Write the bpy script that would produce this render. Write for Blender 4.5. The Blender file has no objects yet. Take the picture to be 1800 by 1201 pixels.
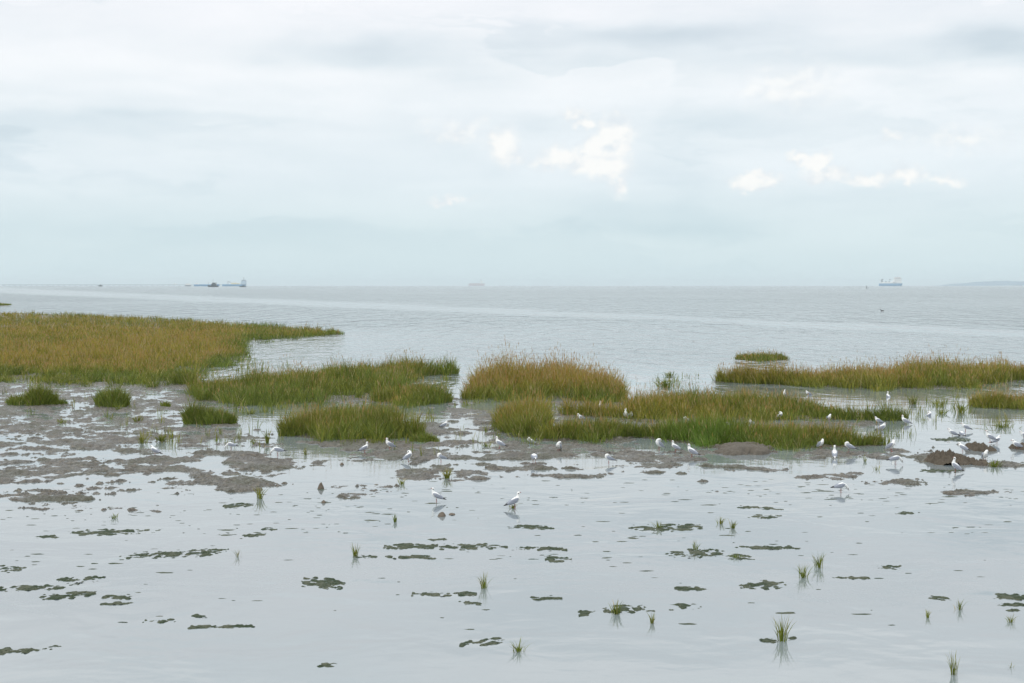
import bpy, bmesh, math, random
import numpy as np
from mathutils import Vector, Matrix
from mathutils.bvhtree import BVHTree

random.seed(7)
rng = np.random.default_rng(7)
S = bpy.context.scene
COL = S.collection
R = math.radians

# ------------------------------------------------------------------ camera
EYE = 3.5                      # metres above the water
FPX = 2500.0                   # focal length in pixels of the 1800 px wide photograph (50 mm)
HOR = 502.0                    # row of the horizon
PITCH = math.atan((600.5 - HOR) / FPX)
cam = bpy.data.cameras.new('camera')
cam.lens, cam.sensor_width = 50.0, 36.0
cam.clip_start, cam.clip_end = 0.1, 80000
camo = bpy.data.objects.new('camera', cam)
camo.location = (0, 0, EYE)
camo.rotation_euler = (R(90) - PITCH, 0, 0)
COL.objects.link(camo)
S.camera = camo
CP, SP = math.cos(PITCH), math.sin(PITCH)


def ray(px, py):
    a, b = (px - 900) / FPX, (600.5 - py) / FPX
    return a, b * SP + CP, b * CP - SP


def at(px, py, z=0.0):
    """the point of the plane at height z seen at photograph pixel px, py"""
    dx, dy, dz = ray(px, py)
    t = (z - EYE) / dz
    return dx * t, dy * t


def to_px(x, y, z=0.0):
    zz = z - EYE
    depth = y * CP - zz * SP
    up = y * SP + zz * CP
    return 900 + FPX * x / depth, 600.5 - FPX * up / depth


# ------------------------------------------------------------------ view, sun
vs = S.view_settings
vs.view_transform, vs.look, vs.gamma, vs.exposure = 'Standard', 'None', 1.0, 0.09
vs.use_curve_mapping = False
S.render.engine = 'CYCLES'
S.cycles.use_denoising = True
SUN_EL, SUN_AZ = R(42), R(-125)          # behind the camera, to the left
sun = bpy.data.lights.new('sun', 'SUN')
sun.energy, sun.angle, sun.color = 1.1, R(18), (1.0, 0.95, 0.88)
so = bpy.data.objects.new('sun', sun)
sd = Vector((math.sin(SUN_AZ) * math.cos(SUN_EL), math.cos(SUN_AZ) * math.cos(SUN_EL), math.sin(SUN_EL)))
so.rotation_euler = sd.to_track_quat('Z', 'Y').to_euler()
so.location = (0, -5, 20)
COL.objects.link(so)


class NT:
    """small helper to write node trees as expressions"""
    def __init__(self, tree):
        self.t = tree
        tree.nodes.clear()

    def n(self, typ, **kw):
        nd = self.t.nodes.new(typ)
        for k, v in kw.items():
            setattr(nd, k, v)
        return nd

    def put(self, sock, v):
        if hasattr(v, 'is_linked') or hasattr(v, 'links'):
            self.t.links.new(v, sock)
        elif v is not None:
            sock.default_value = v

    def m(self, op, a, b=None, c=None, clamp=False):
        nd = self.n('ShaderNodeMath', operation=op, use_clamp=clamp)
        for i, v in enumerate((a, b, c)):
            self.put(nd.inputs[i], v)
        return nd.outputs[0]

    def vm(self, op, a, b=None):
        nd = self.n('ShaderNodeVectorMath', operation=op)
        self.put(nd.inputs[0], a)
        if b is not None:
            self.put(nd.inputs[1], b)
        return nd.outputs['Value'] if op in ('LENGTH', 'DOT_PRODUCT', 'DISTANCE') else nd.outputs[0]

    def xyz(self, x, y, z=0.0):
        nd = self.n('ShaderNodeCombineXYZ')
        for i, v in enumerate((x, y, z)):
            self.put(nd.inputs[i], v)
        return nd.outputs[0]

    def sep(self, v):
        nd = self.n('ShaderNodeSeparateXYZ')
        self.put(nd.inputs[0], v)
        return nd.outputs

    def noise(self, vec, scale=1.0, detail=4.0, rough=0.5, dist=0.0, color=False):
        nd = self.n('ShaderNodeTexNoise')
        self.put(nd.inputs['Vector'], vec)
        nd.inputs['Scale'].default_value = scale
        nd.inputs['Detail'].default_value = detail
        nd.inputs['Roughness'].default_value = rough
        nd.inputs['Distortion'].default_value = dist
        return nd.outputs[1 if color else 0]

    def ss(self, v, a, b, lo=0.0, hi=1.0):
        nd = self.n('ShaderNodeMapRange', interpolation_type='SMOOTHSTEP')
        self.put(nd.inputs[0], v)
        for i, q in enumerate((a, b, lo, hi)):
            self.put(nd.inputs[i + 1], q)
        return nd.outputs[0]

    def mix(self, f, a, b):
        nd = self.n('ShaderNodeMix', data_type='RGBA')
        self.put(nd.inputs[0], f)
        for s, v in ((nd.inputs[6], a), (nd.inputs[7], b)):
            self.put(s, (v[0], v[1], v[2], 1) if isinstance(v, tuple) else v)
        return nd.outputs[2]

    def ramp(self, f, stops):
        nd = self.n('ShaderNodeValToRGB')
        el = nd.color_ramp.elements
        while len(el) < len(stops):
            el.new(0.5)
        for e, (p, c) in zip(el, stops):
            e.position, e.color = p, (c[0], c[1], c[2], 1)
        self.put(nd.inputs[0], f)
        return nd.outputs[0]


def srgb(r, g, b):
    return tuple(((c / 255) / 12.92 if c <= 10 else ((c / 255 + 0.055) / 1.055) ** 2.4) for c in (r, g, b))


# ------------------------------------------------------------------ sky (world)
W = bpy.data.worlds.new('World')
S.world = W
W.use_nodes = True
n = NT(W.node_tree)
tc = n.n('ShaderNodeTexCoord').outputs['Generated']
dx, dy, dz = n.sep(tc)
u = n.m('ARCTAN2', dx, dy)
v = n.m('DIVIDE', dz, n.m('SQRT', n.m('ADD', n.m('ADD', n.m('MULTIPLY', dx, dx), n.m('MULTIPLY', dy, dy)), 1e-5)))


def uv_of(px, py):
    a, b, c = ray(px, py)
    return math.atan2(a, b), c / math.hypot(a, b)


sky = n.n('ShaderNodeTexSky', sky_type='NISHITA')
sky.sun_disc = False
sky.sun_elevation = SUN_EL
sky.sun_rotation = SUN_AZ
nish = n.vm('SCALE', sky.outputs[0])
nish.node.inputs['Scale'].default_value = 0.10
# cloud deck: colour by height above the horizon
deck = n.ramp(n.m('MULTIPLY', v, 0.8, clamp=True), [
    (0.0, srgb(208, 227, 232)), (0.03, srgb(213, 229, 234)), (0.06, srgb(223, 234, 240)), (0.12, srgb(234, 240, 244)),
    (0.165, srgb(238, 241, 246)), (0.23, (1.12, 1.16, 1.20)), (0.45, (1.47, 1.53, 1.54)), (1.0, (1.52, 1.57, 1.58))])
uvv = n.xyz(u, v)
warp = n.noise(n.xyz(n.m('MULTIPLY', u, 5.0), n.m('MULTIPLY', v, 12.0)), 1.0, 4, 0.55, 0, True)
wv = n.vm('ADD', uvv, n.vm('MULTIPLY', n.vm('SUBTRACT', warp, (0.5, 0.5, 0.5)), (0.17, 0.055, 0)))
# long stretched layers
lay = n.noise(n.xyz(n.m('MULTIPLY', u, 4.0), n.m('MULTIPLY', v, 24.0), 3.3), 1.0, 5, 0.52, 0.4)
lay2 = n.noise(n.xyz(n.m('MULTIPLY', u, 14.0), n.m('MULTIPLY', v, 40.0), 7.1), 1.0, 6, 0.55, 0.3)
amt = n.ss(v, 0.0, 0.10, 0.25, 1.0)
tone = n.m('ADD', n.m('MULTIPLY', n.m('SUBTRACT', lay, 0.5), 0.80), n.m('MULTIPLY', n.m('SUBTRACT', lay2, 0.5), 0.40))
lay3 = n.noise(n.xyz(n.m('MULTIPLY_ADD', n.m('SUBTRACT', lay2, .5), .5, n.m('MULTIPLY', u, 2.6)), n.m('MULTIPLY_ADD', n.m('SUBTRACT', lay2, .5), 1.1, n.m('MULTIPLY', v, 17.0)), 11.5), 1.0, 4, 0.5, 0.5)
tone = n.m('ADD', tone, n.m('MULTIPLY', n.m('SUBTRACT', n.ss(lay3, .46, .56), .5), 0.22))
tone = n.m('MULTIPLY', tone, amt)


def blob(vec, px, py, rx, ry, k):
    c = uv_of(px, py)
    q = n.vm('MULTIPLY', n.vm('SUBTRACT', vec, (c[0], c[1], 0)), (FPX / rx, FPX / ry, 0))
    return n.m('MULTIPLY', n.ss(n.vm('LENGTH', q), 1.25, 0.0), k)


SOFT = [  # px, py, rx, ry, strength: darker and lighter layers of the deck
    (620, 95, 270, 42, -0.26), (900, 75, 150, 55, -0.10), (1130, 60, 330, 34, -0.20), (1410, 105, 140, 22, -0.14),
    (1760, 55, 160, 36, -0.26), (60, 225, 300, 22, -0.17), (330, 222, 420, 14, -0.10), (1190, 215, 220, 45, -0.12),
    (1180, 385, 230, 46, -0.18), (130, 395, 420, 70, -0.12), (980, 215, 90, 45, -0.16), (1650, 215, 260, 22, -0.10),
    (80, 95, 360, 60, 0.16), (205, 165, 110, 18, 0.16), (60, 185, 100, 10, 0.10), (1400, 155, 180, 60, 0.26), (1180, 130, 260, 50, 0.10),
    (1720, 125, 160, 45, 0.16), (950, 25, 500, 30, 0.12), (790, 228, 62, 34, 0.16), (730, 190, 60, 16, 0.14), (600, 130, 240, 20, 0.10),
    (260, 300, 160, 34, 0.08), (1600, 280, 300, 50, 0.08), (800, 352, 50, 10, 0.12), (1010, 150, 110, 40, 0.10), (1050, 270, 150, 90, .20), (1440, 305, 190, 50, .18), (880, 265, 90, 60, .16), (1200, 300, 90, 80, -.14), (420, 345, 330, 40, -.07), (600, 400, 500, 40, -.08), (1500, 410, 380, 30, .06), (200, 330, 260, 14, .10), (1060, 350, 100, 24, -.16), (1180, 390, 200, 34, -.16), (1450, 350, 160, 14, -.12), (885, 305, 60, 14, -.12), (620, 90, 230, 30, -.14), (1150, 62, 300, 26, -.12), (1380, 150, 170, 46, .14), (100, 120, 330, 40, .12), (1760, 60, 130, 24, -.14), (330, 215, 420, 10, -.10)]
acc = tone
for s in SOFT:
    acc = n.m('ADD', acc, blob(wv, *s))
acc = n.m('MULTIPLY_ADD', acc, 1.0, 0.5)
shade = n.ramp(acc, [(0.0, (0.74, 0.80, 0.835)), (0.30, (0.90, 0.93, 0.945)), (0.5, (1, 1, 1)), (0.75, (1.085, 1.06, 1.05)), (1.0, (1.14, 1.10, 1.08))])
deck = n.vm('MULTIPLY', deck, shade)
# cumulus heads lit by the sun
CUM = [(885, 262, 36, 34, 1.0), (870, 245, 22, 18, .9), (1078, 240, 34, 38, 1.15), (1050, 262, 26, 30, 1.0), (995, 278, 52, 24, .9), (1010, 200, 26, 14, .95),
       (1028, 216, 20, 14, .9), (1068, 290, 50, 32, 1.0), (1095, 262, 20, 40, .9), (1030, 285, 50, 26, .8), (960, 285, 40, 16, .55), (1088, 325, 18, 26, .7), (1333, 322, 40, 20, 1.05), (1325, 312, 22, 14, .9), (1405, 276, 20, 13, .95),
       (1437, 286, 26, 24, 1.1), (1455, 313, 44, 17, 1.0), (1530, 321, 44, 13, .75), (1597, 312, 30, 17, .8), (1660, 320, 28, 12, .55), (795, 235, 52, 26, .45), (1575, 242, 18, 13, .55),
       (800, 352, 42, 9, .5), (1395, 160, 80, 40, .42), (1700, 250, 80, 22, .3)]
w1 = n.noise(n.xyz(n.m('MULTIPLY', u, 22.0), n.m('MULTIPLY', v, 30.0), 4.2), 1.0, 3, 0.5, 0, True)
w2 = n.noise(n.xyz(n.m('MULTIPLY', u, 95.0), n.m('MULTIPLY', v, 95.0), 1.7), 1.0, 5, 0.62, 0, True)
cv = n.vm('ADD', uvv, n.vm('MULTIPLY', n.vm('SUBTRACT', w1, (0.5, 0.5, 0.5)), (0.022, 0.014, 0)))
cv = n.vm('ADD', cv, n.vm('MULTIPLY', n.vm('SUBTRACT', w2, (0.5, 0.5, 0.5)), (0.017, 0.017, 0)))
puff = n.noise(n.xyz(n.m('MULTIPLY', u, 70.0), n.m('MULTIPLY', v, 85.0), 8.8), 1.0, 5, 0.6)
cacc = None
for (px, py, rx, ry, k) in CUM:
    c = uv_of(px, py)
    q = n.vm('MULTIPLY', n.vm('SUBTRACT', cv, (c[0], c[1], 0)), (FPX / rx, FPX / ry, 0))
    low = n.m('MULTIPLY', n.m('MAXIMUM', n.m('MULTIPLY', n.sep(q)[1], -1.0), 0.0), .45)     # ragged soft bases, crisp heads
    b = n.m('MULTIPLY', n.m('SUBTRACT', n.m('SUBTRACT', 1.3, n.vm('LENGTH', q)), low), k)
    cacc = b if cacc is None else n.m('SMOOTH_MAX', cacc, b, 0.15)
cacc = n.m('ADD', cacc, n.m('MULTIPLY', n.m('SUBTRACT', puff, 0.5), 0.75))
cmask = n.m('MULTIPLY', n.ss(cacc, -0.25, 0.80), 0.96)
bil = [n.noise(n.xyz(n.m('MULTIPLY_ADD', u, 48.0, ox_), n.m('MULTIPLY_ADD', v, 58.0, oy_), 8.8), 1.0, 4, 0.55) for ox_, oy_ in ((0, 0), (-.22, .26))]
relief = n.m('MULTIPLY', n.m('SUBTRACT', bil[0], bil[1]), 2.6)          # heads turned to the light against their flanks
lit = n.m('ADD', n.m('ADD', relief, 0.30), n.m('MULTIPLY', cacc, .55))
cumcol = n.mix(n.ss(lit, 0.0, 1.0), srgb(226, 233, 238), srgb(250, 250, 248))
deck = n.mix(cmask, deck, cumcol)
full = n.mix(0.96, nish, deck)
bg = n.n('ShaderNodeBackground')
n.put(bg.inputs[0], full)
bg.inputs[1].default_value = 1.0
wo = n.n('ShaderNodeOutputWorld')
n.t.links.new(bg.outputs[0], wo.inputs[0])


# ------------------------------------------------------------------ helpers
def tag(o, label=None, cat=None, group=None, kind=None):
    for k, val in (('label', label), ('category', cat), ('group', group), ('kind', kind)):
        if val:
            o[k] = val
    return o


def link(name, me, mats=None, parent=None, loc=None):
    o = bpy.data.objects.new(name, me)
    COL.objects.link(o)
    if parent is not None:
        o.parent = parent
    if loc is not None:
        o.location = loc
    for mt in (mats or []):
        me.materials.append(mt)
    return o


def empty(name, loc=(0, 0, 0), rz=0.0):
    o = bpy.data.objects.new(name, None)
    o.location, o.rotation_euler = loc, (0, 0, rz)
    o.empty_display_size = 0.1
    COL.objects.link(o)
    return o


def mesh_np(name, verts, quads=None, tris=None, smooth=True):
    me = bpy.data.meshes.new(name)
    verts = np.asarray(verts, dtype=np.float32)
    q = np.zeros((0, 4), np.int32) if quads is None else np.asarray(quads, np.int32)
    t = np.zeros((0, 3), np.int32) if tris is None else np.asarray(tris, np.int32)
    loops = np.concatenate([q.ravel(), t.ravel()]).astype(np.int32)
    sizes = np.concatenate([np.full(len(q), 4), np.full(len(t), 3)]).astype(np.int32)
    starts = np.concatenate([[0], np.cumsum(sizes)[:-1]]).astype(np.int32)
    me.vertices.add(len(verts))
    me.vertices.foreach_set('co', verts.ravel())
    me.loops.add(len(loops))
    me.loops.foreach_set('vertex_index', loops)
    me.polygons.add(len(sizes))
    me.polygons.foreach_set('loop_start', starts)
    me.polygons.foreach_set('loop_total', sizes)
    if smooth:
        me.polygons.foreach_set('use_smooth', np.ones(len(sizes), bool))
    me.update(calc_edges=True)
    return me


def vnoise(x, y, seed=0):
    ix, iy = np.floor(x).astype(np.int64), np.floor(y).astype(np.int64)
    fx, fy = x - ix, y - iy
    fx, fy = fx * fx * fx * (fx * (fx * 6 - 15) + 10), fy * fy * fy * (fy * (fy * 6 - 15) + 10)

    def h(a, b):
        k = (a * 374761393 + b * 668265263 + seed * 1442695041) & 0xFFFFFFFF
        k = ((k ^ (k >> 13)) * 1274126177) & 0xFFFFFFFF
        k = ((k ^ (k >> 16)) * 2246822519) & 0xFFFFFFFF
        return ((k ^ (k >> 15)) & 0xFFFFFF) / float(0xFFFFFF)
    a = h(ix, iy) * (1 - fx) + h(ix + 1, iy) * fx
    b = h(ix, iy + 1) * (1 - fx) + h(ix + 1, iy + 1) * fx
    return a * (1 - fy) + b * fy


def fbm(x, y, octv=4, seed=0, gain=0.5):
    s, a, tot = 0.0, 1.0, 0.0
    for i in range(octv):
        s = s + a * vnoise(x * 2 ** i + 17.3 * i, y * 2 ** i - 9.1 * i, seed + i)
        tot += a
        a *= gain
    return s / tot - 0.5


def sstep(x, a, b):
    t = np.clip((x - a) / (b - a), 0, 1)
    return t * t * (3 - 2 * t)


def material(name):
    mt = bpy.data.materials.new(name)
    mt.use_nodes = True
    t = NT(mt.node_tree)
    out = t.n('ShaderNodeOutputMaterial')
    return mt, t, out


def simple_mat(name, col, rough=0.6, vary=0.15, scale=20.0, bump=0.0, spec=0.5):
    mt, t, out = material(name)
    p = t.n('ShaderNodeBsdfPrincipled')
    co = t.n('ShaderNodeTexCoord').outputs['Object']
    f = t.noise(co, scale, 4, 0.6)
    a = tuple(c * (1 - vary) for c in col)
    b = tuple(min(1, c * (1 + vary)) for c in col)
    t.put(p.inputs['Base Color'], t.mix(f, a, b))
    p.inputs['Roughness'].default_value = rough
    p.inputs['Specular IOR Level'].default_value = spec
    if bump:
        bp = t.n('ShaderNodeBump')
        bp.inputs['Distance'].default_value = bump
        t.put(bp.inputs['Height'], t.noise(co, scale * 2, 5, 0.65))
        t.t.links.new(bp.outputs[0], p.inputs['Normal'])
    t.t.links.new(p.outputs[0], out.inputs[0])
    return mt


# ------------------------------------------------------------------ where the marsh stands (layout in photograph pixels, built in metres)
# every bed of grass: outline of its tips, line of its feet, blade height
BEDS = [
    dict(name='salt_marsh', top=[(-140, 543), (0, 546), (100, 549), (200, 553), (300, 557), (400, 566), (500, 573), (560, 578), (602, 586)],
         base=[(-140, 668), (0, 668), (120, 671), (300, 671), (338, 667), (352, 655), (380, 640), (428, 634), (431, 611), (426, 600), (520, 593), (602, 588)],
         h=.50, gold=.78, heads=.22, n=62000, holes=[(302, 601, 18, 3), (324, 653, 19, 7)], kind='stuff',
         label='broad golden green salt marsh filling the left of the shore', cat='marsh'),
    dict(name='grass_bed', top=[(296, 664), (345, 660), (400, 656), (440, 655), (468, 648), (520, 641), (600, 634), (640, 630), (700, 628), (770, 636), (803, 651)],
         base=[(296, 674), (338, 679), (345, 704), (400, 709), (500, 710), (566, 707), (580, 693), (650, 693), (700, 691), (715, 673), (738, 661), (803, 657)],
         h=.58, gold=.42, heads=.22, n=20000, holes=[(452, 659, 26, 2)], label='long green grass bed joining the salt marsh, dark hollow in its front', cat='grass bed'),
    dict(name='grass_bed', top=[(652, 692), (690, 677), (725, 667), (760, 674), (786, 692)], base=[(652, 705), (700, 711), (760, 711), (794, 706)],
         h=.5, gold=.35, heads=.12, n=3800, label='rounded olive grass bed left of the narrow channel by the tall golden bed', cat='grass bed'),
    dict(name='grass_bed', top=[(492, 742), (510, 720), (545, 703), (600, 696), (650, 698), (690, 712), (740, 742)], base=[(492, 766), (560, 772), (640, 773), (742, 769)],
         h=.62, gold=.58, heads=.16, n=9500, label='tall yellow green grass bed standing on the mud behind two white gulls', cat='grass bed'),
    dict(name='grass_bed', top=[(722, 762), (745, 752), (768, 762)], base=[(722, 774), (745, 778), (770, 776)],
         h=.22, gold=.15, heads=0, n=1100, label='low dark green grass clump at the right foot of the tall yellow green bed', cat='grass bed'),
    dict(name='grass_bed', top=[(810, 676), (833, 652), (870, 643), (920, 638), (1000, 638), (1060, 648), (1095, 664), (1101, 680)],
         base=[(810, 703), (870, 701), (960, 698), (1000, 706), (1060, 712), (1101, 704)], h=.72, gold=.95, heads=.4, n=13000,
         label='tallest grass bed, golden topped, rising alone in the middle of the shore', cat='grass bed'),
    dict(name='grass_bed', top=[(868, 734), (885, 710), (930, 698), (962, 704)], base=[(868, 744), (890, 760), (930, 770), (964, 771)],
         h=.58, gold=.6, heads=.12, n=5200, label='olive grass bed just in front of the tallest golden one', cat='grass bed'),
    dict(name='grass_bed', top=[(948, 746), (1000, 736), (1060, 735), (1130, 739), (1200, 735), (1260, 733), (1330, 737), (1400, 736), (1480, 745), (1530, 756), (1558, 769)],
         base=[(948, 772), (1050, 774), (1110, 769), (1150, 771), (1180, 776), (1230, 783), (1290, 785), (1400, 787), (1480, 787), (1558, 783)],
         h=.42, gold=.45, heads=.12, n=16000, lush=(1235, 90), label='long grass bed with a bright green middle behind the brown mud hummock', cat='grass bed'),
    dict(name='grass_bed', top=[(985, 724), (1040, 712), (1095, 706), (1110, 694), (1160, 683), (1200, 678), (1300, 680), (1370, 687), (1468, 699), (1482, 713), (1540, 714), (1592, 718)],
         base=[(985, 729), (1040, 733), (1095, 735), (1150, 735), (1300, 738), (1370, 739), (1450, 736), (1520, 739), (1592, 740)], h=.5, gold=.7, heads=.22, n=15000,
         label='reddish olive grass bed with gulls sheltering along its front edge', cat='grass bed'),
    dict(name='grass_bed', top=[(1256, 656), (1262, 647), (1350, 647), (1420, 645), (1500, 641), (1580, 638), (1660, 632), (1740, 632), (1800, 636), (1930, 636)],
         base=[(1256, 672), (1350, 676), (1450, 681), (1550, 683), (1620, 684), (1690, 684), (1750, 676), (1800, 668), (1930, 666)], h=.6, gold=.75, heads=.3, n=19000,
         label='long straight grass bed reaching the right edge behind open water', cat='grass bed'),
    dict(name='grass_bed', top=[(1700, 704), (1712, 692), (1760, 687), (1930, 684)], base=[(1702, 714), (1760, 720), (1930, 723)], h=.42, gold=.6, heads=.25, n=5000,
         label='short grass bed cut by the right edge, in front of the long straight one', cat='grass bed'),
    dict(name='grass_bed', top=[(1292, 622), (1320, 617), (1385, 619)], base=[(1292, 632), (1340, 635), (1385, 633)], h=.36, gold=.45, heads=.2, n=1700,
         label='small far grass islet alone in the open water', cat='grass bed'),
    dict(name='grass_bed', top=[(-60, 530), (8, 531), (17, 534)], base=[(-60, 538), (12, 538), (17, 537)], h=.5, gold=.3, heads=.05, n=900,
         label='tiny distant grass islet at the left edge beyond the salt marsh', cat='grass bed'),
    dict(name='grass_clump', top=[(12, 698), (32, 687), (56, 697)], base=[(12, 711), (32, 714), (56, 712)], h=.35, gold=.1, heads=0, n=1100,
         label='dark green grass clump nearest the left edge, beside a pool', cat='grass clump'),
    dict(name='grass_clump', top=[(50, 696), (72, 683), (96, 695)], base=[(50, 712), (72, 714), (96, 712)], h=.45, gold=.12, heads=0, n=1400,
         label='bushy green grass clump between a darker one and a very small one', cat='grass clump'),
    dict(name='grass_clump', top=[(94, 701), (106, 697), (118, 704)], base=[(94, 712), (106, 713), (118, 712)], h=.22, gold=.08, heads=0, n=420,
         label='very small dark grass clump right of the bushy one by the pool', cat='grass clump'),
    dict(name='grass_clump', top=[(170, 695), (182, 685), (198, 682), (212, 685), (224, 695)], base=[(170, 711), (198, 717), (224, 713)], h=.5, gold=.06, heads=0, n=2400,
         label='round fresh green grass clump standing in a bright pool', cat='grass clump'),
    dict(name='grass_clump', top=[(326, 722), (345, 714), (400, 712), (419, 722)], base=[(326, 744), (370, 747), (419, 746)], h=.45, gold=.2, heads=.05, n=3600,
         label='block of green grass on a grey mud bank with a channel on its right', cat='grass clump'),
    dict(name='grass_clump', top=[(280, 705), (290, 702), (300, 707)], base=[(280, 715), (290, 716), (300, 715)], h=.2, gold=.2, heads=0, n=300,
         label='tiny grass clump on mud between the round clump and the long bed', cat='grass clump'),
]
for i, b in enumerate(BEDS):
    b['top'], b['base'] = np.array(b['top'], float), np.array(b['base'], float)
    b['back'] = b['top'].copy()
    b['back'][:, 1] = HOR + (b['top'][:, 1] - HOR) / (1 - (b['h'] * (.92 if i else .55)) / EYE)


def bed_span(b, px):
    front = np.interp(px, b['base'][:, 0], b['base'][:, 1])
    back = np.interp(px, b['back'][:, 0], b['back'][:, 1])
    back = np.minimum(back, front - 2.5)
    return back, front


# mud banks: px, py, rx, ry, strength  (strength under .7 gives a broken, half drowned bank)
MUD = [(600, 701, 80, 9, 1.1), (781, 725, 38, 4.5, 1.0), (845, 738, 38, 7, 1.0), (781, 757, 32, 8, 1.1), (862, 755, 45, 8, 1.1), (670, 778, 235, 7, 1.1), (705, 796, 105, 10, 1.0),
       (960, 766, 70, 10, 1.1), (1010, 785, 130, 9, .75), (915, 799, 125, 7, .95), (1108, 820, 100, 9, .9), (918, 821, 78, 6, .95), (1105, 836, 62, 4, .8), (1176, 803, 85, 14, .95),
       (1315, 824, 50, 4.5, 1.0), (1465, 801, 60, 7, .7), (1580, 799, 42, 7, .95), (1458, 835, 68, 6, .85), (1566, 850, 72, 9, .62),
       (411, 798, 40, 5.5, 1.1), (277, 811, 58, 8, 1.0), (28, 808, 34, 6, 1.1), (112, 817, 48, 5, 1.0), (5, 797, 25, 6, 1.0), (260, 830, 105, 11, .68), (85, 834, 105, 15, .72), (410, 849, 62, 14, .62),
       (82, 876, 75, 7, .62), (15, 858, 28, 6, .9), (472, 816, 80, 14, .95), (744, 830, 82, 9, .95), (458, 838, 24, 4, .9), (665, 864, 48, 9, .68), (570, 857, 55, 4, .8), (555, 889, 20, 3, 1.0),
       (720, 809, 18, 5, 1.1), (228, 896, 58, 10, .7), (1130, 760, 160, 12, .8), (1440, 746, 130, 7, 1.0), (1080, 720, 120, 16, 1.0), (990, 712, 60, 10, 1.0), (730, 700, 100, 10, .9),
       (400, 765, 70, 12, 1.0), (160, 775, 190, 22, .55), (1240, 796, 90, 8, .8), (1000, 838, 130, 4, .6), (850, 838, 120, 5, .6), (1200, 853, 24, 2, 1.0),
       (1709, 868, 75, 4, .75), (1650, 812, 40, 7, .8), (1760, 815, 60, 6, .75), (930, 740, 60, 14, .9), (810, 705, 20, 5, .6), (330, 860, 60, 5, .55), (620, 805, 60, 4, .5), (115, 893, 50, 5, .58),
       (1330, 783, 60, 9, 1.0)]


def mud_height(x, y):
    px, py = to_px(x, y)
    big = fbm(x * .55, y * .55, 4, 11)
    mid = fbm(x * 1.7, y * 1.7, 4, 23)
    fine = fbm(x * 3.4, y * 3.4, 5, 37, .72)
    run = 1 - np.abs(fbm(x * 1.3 + fine * .5, y * .9, 3, 71)) * 9      # runnels and worm-eaten pools
    # bank outlines are warped so that none is an ellipse
    wx = px + (fbm(x * .9, y * .9, 3, 51)) * 150
    wy = py + (fbm(x * .9 + 40, y * .9, 3, 61)) * 26
    P = np.full(x.shape, -1.0)
    for (cx, cy, rx, ry, a) in MUD:
        r2 = ((wx - cx) / (rx * 1.12)) ** 2 + ((wy - cy) / (ry * 1.15)) ** 2
        P = np.maximum(P, a * (1 - r2) - .45 + .12)
    # the wide flat at the left, cut by pools
    left = sstep(px, 500, 400) * sstep(py, 662, 676) * sstep(py, 812, 775)
    P = np.maximum(P, -1 + left * 1.04)
    spk = sstep(px, 470, 330) * sstep(py, 790, 815) * sstep(py, 900, 850)
    P = np.maximum(P, -1 + spk * .62)
    P = P + big * 1.0 + mid * 1.1 + fine * 2.3 - np.clip(run, 0, 1) * .34 + .03
    P -= sstep(py, 880, 940) * 1.2
    # beds of grass stand on firm ground
    for b in BEDS:
        x0, x1 = b['base'][0, 0], b['base'][-1, 0]
        sel = (px > x0 - 30) & (px < x1 + 30) & (py > b['back'][:, 1].min() - 8) & (py < b['base'][:, 1].max() + 12)
        if not sel.any():
            continue
        q, yy = px[sel], py[sel]
        back, front = bed_span(b, q)
        d = np.minimum(np.minimum((yy - back), (front - yy)) / 3.0, np.minimum(q - x0, x1 - q) / 8.0)
        for (hx, hy, ha, hb) in b.get('holes', []):
            d = np.minimum(d, 3 * (((q - hx) / ha) ** 2 + ((yy - hy) / hb) ** 2 - 1))
        P[sel] = np.maximum(P[sel], np.clip(d * .5, -1.2, 1) + mid[sel] * .4)
    z = np.where(P > 0, .042 * P / (1 + .5 * np.abs(P)) + .003, .05 * P)
    return np.clip(z + (fine * .085 + mid * .03) * np.clip(P * 4, 0, 1), -.12, .16)


# ------------------------------------------------------------------ water
wm, t, out = material('water')
geo = t.n('ShaderNodeNewGeometry').outputs['Position']
gx, gy, gz = t.sep(geo)
far = t.ss(gy, 42.0, 75.0)                                  # open water outside the sheltered flat
line = t.m('ABSOLUTE', t.m('ADD', t.m('SUBTRACT', gx, 13.0), t.m('MULTIPLY', t.m('SUBTRACT', gy, 159.0), .44)))
wob = t.m('MULTIPLY', t.m('SUBTRACT', t.noise(t.xyz(t.m('MULTIPLY', gx, .02), t.m('MULTIPLY', gy, .02)), 1, 4), .5), 26.0)
slick = t.ss(t.m('DIVIDE', t.m('ADD', line, wob), t.m('MULTIPLY', gy, .045)), 1.5, .6)
lee = t.m('MULTIPLY', t.ss(gx, 4.0, -14.0), t.ss(gy, 130.0, 85.0))
gust = t.ss(t.noise(t.xyz(t.m('MULTIPLY', gx, .012), t.m('MULTIPLY', gy, .006), 2.0), 1, 4, .55), .3, .6, .55, 1.0)
amp = t.m('MULTIPLY', t.m('MULTIPLY', far, gust), t.m('MULTIPLY', t.m('SUBTRACT', 1.0, t.m('MULTIPLY', slick, .80)), t.m('SUBTRACT', 1.0, t.m('MULTIPLY', lee, .75))))
waves = None
for (fx, fy, am_, sd_, wt) in ((2.0, .9, .36, 0.0, None), (1.0, .34, 1.45, 5.0, None), (.46, .10, 5.0, 8.0, (65, 140)), (.25, .03, 7.0, 13.0, (170, 340))):
    wv_ = t.m('MULTIPLY', t.m('SUBTRACT', t.noise(t.xyz(t.m('MULTIPLY', gx, fx), t.m('MULTIPLY', gy, fy), sd_), 1.0, 2, .5, .8), .5), am_)
    if wt:
        wv_ = t.m('MULTIPLY', wv_, t.ss(gy, *wt))
    waves = wv_ if waves is None else t.m('ADD', waves, wv_)
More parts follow.
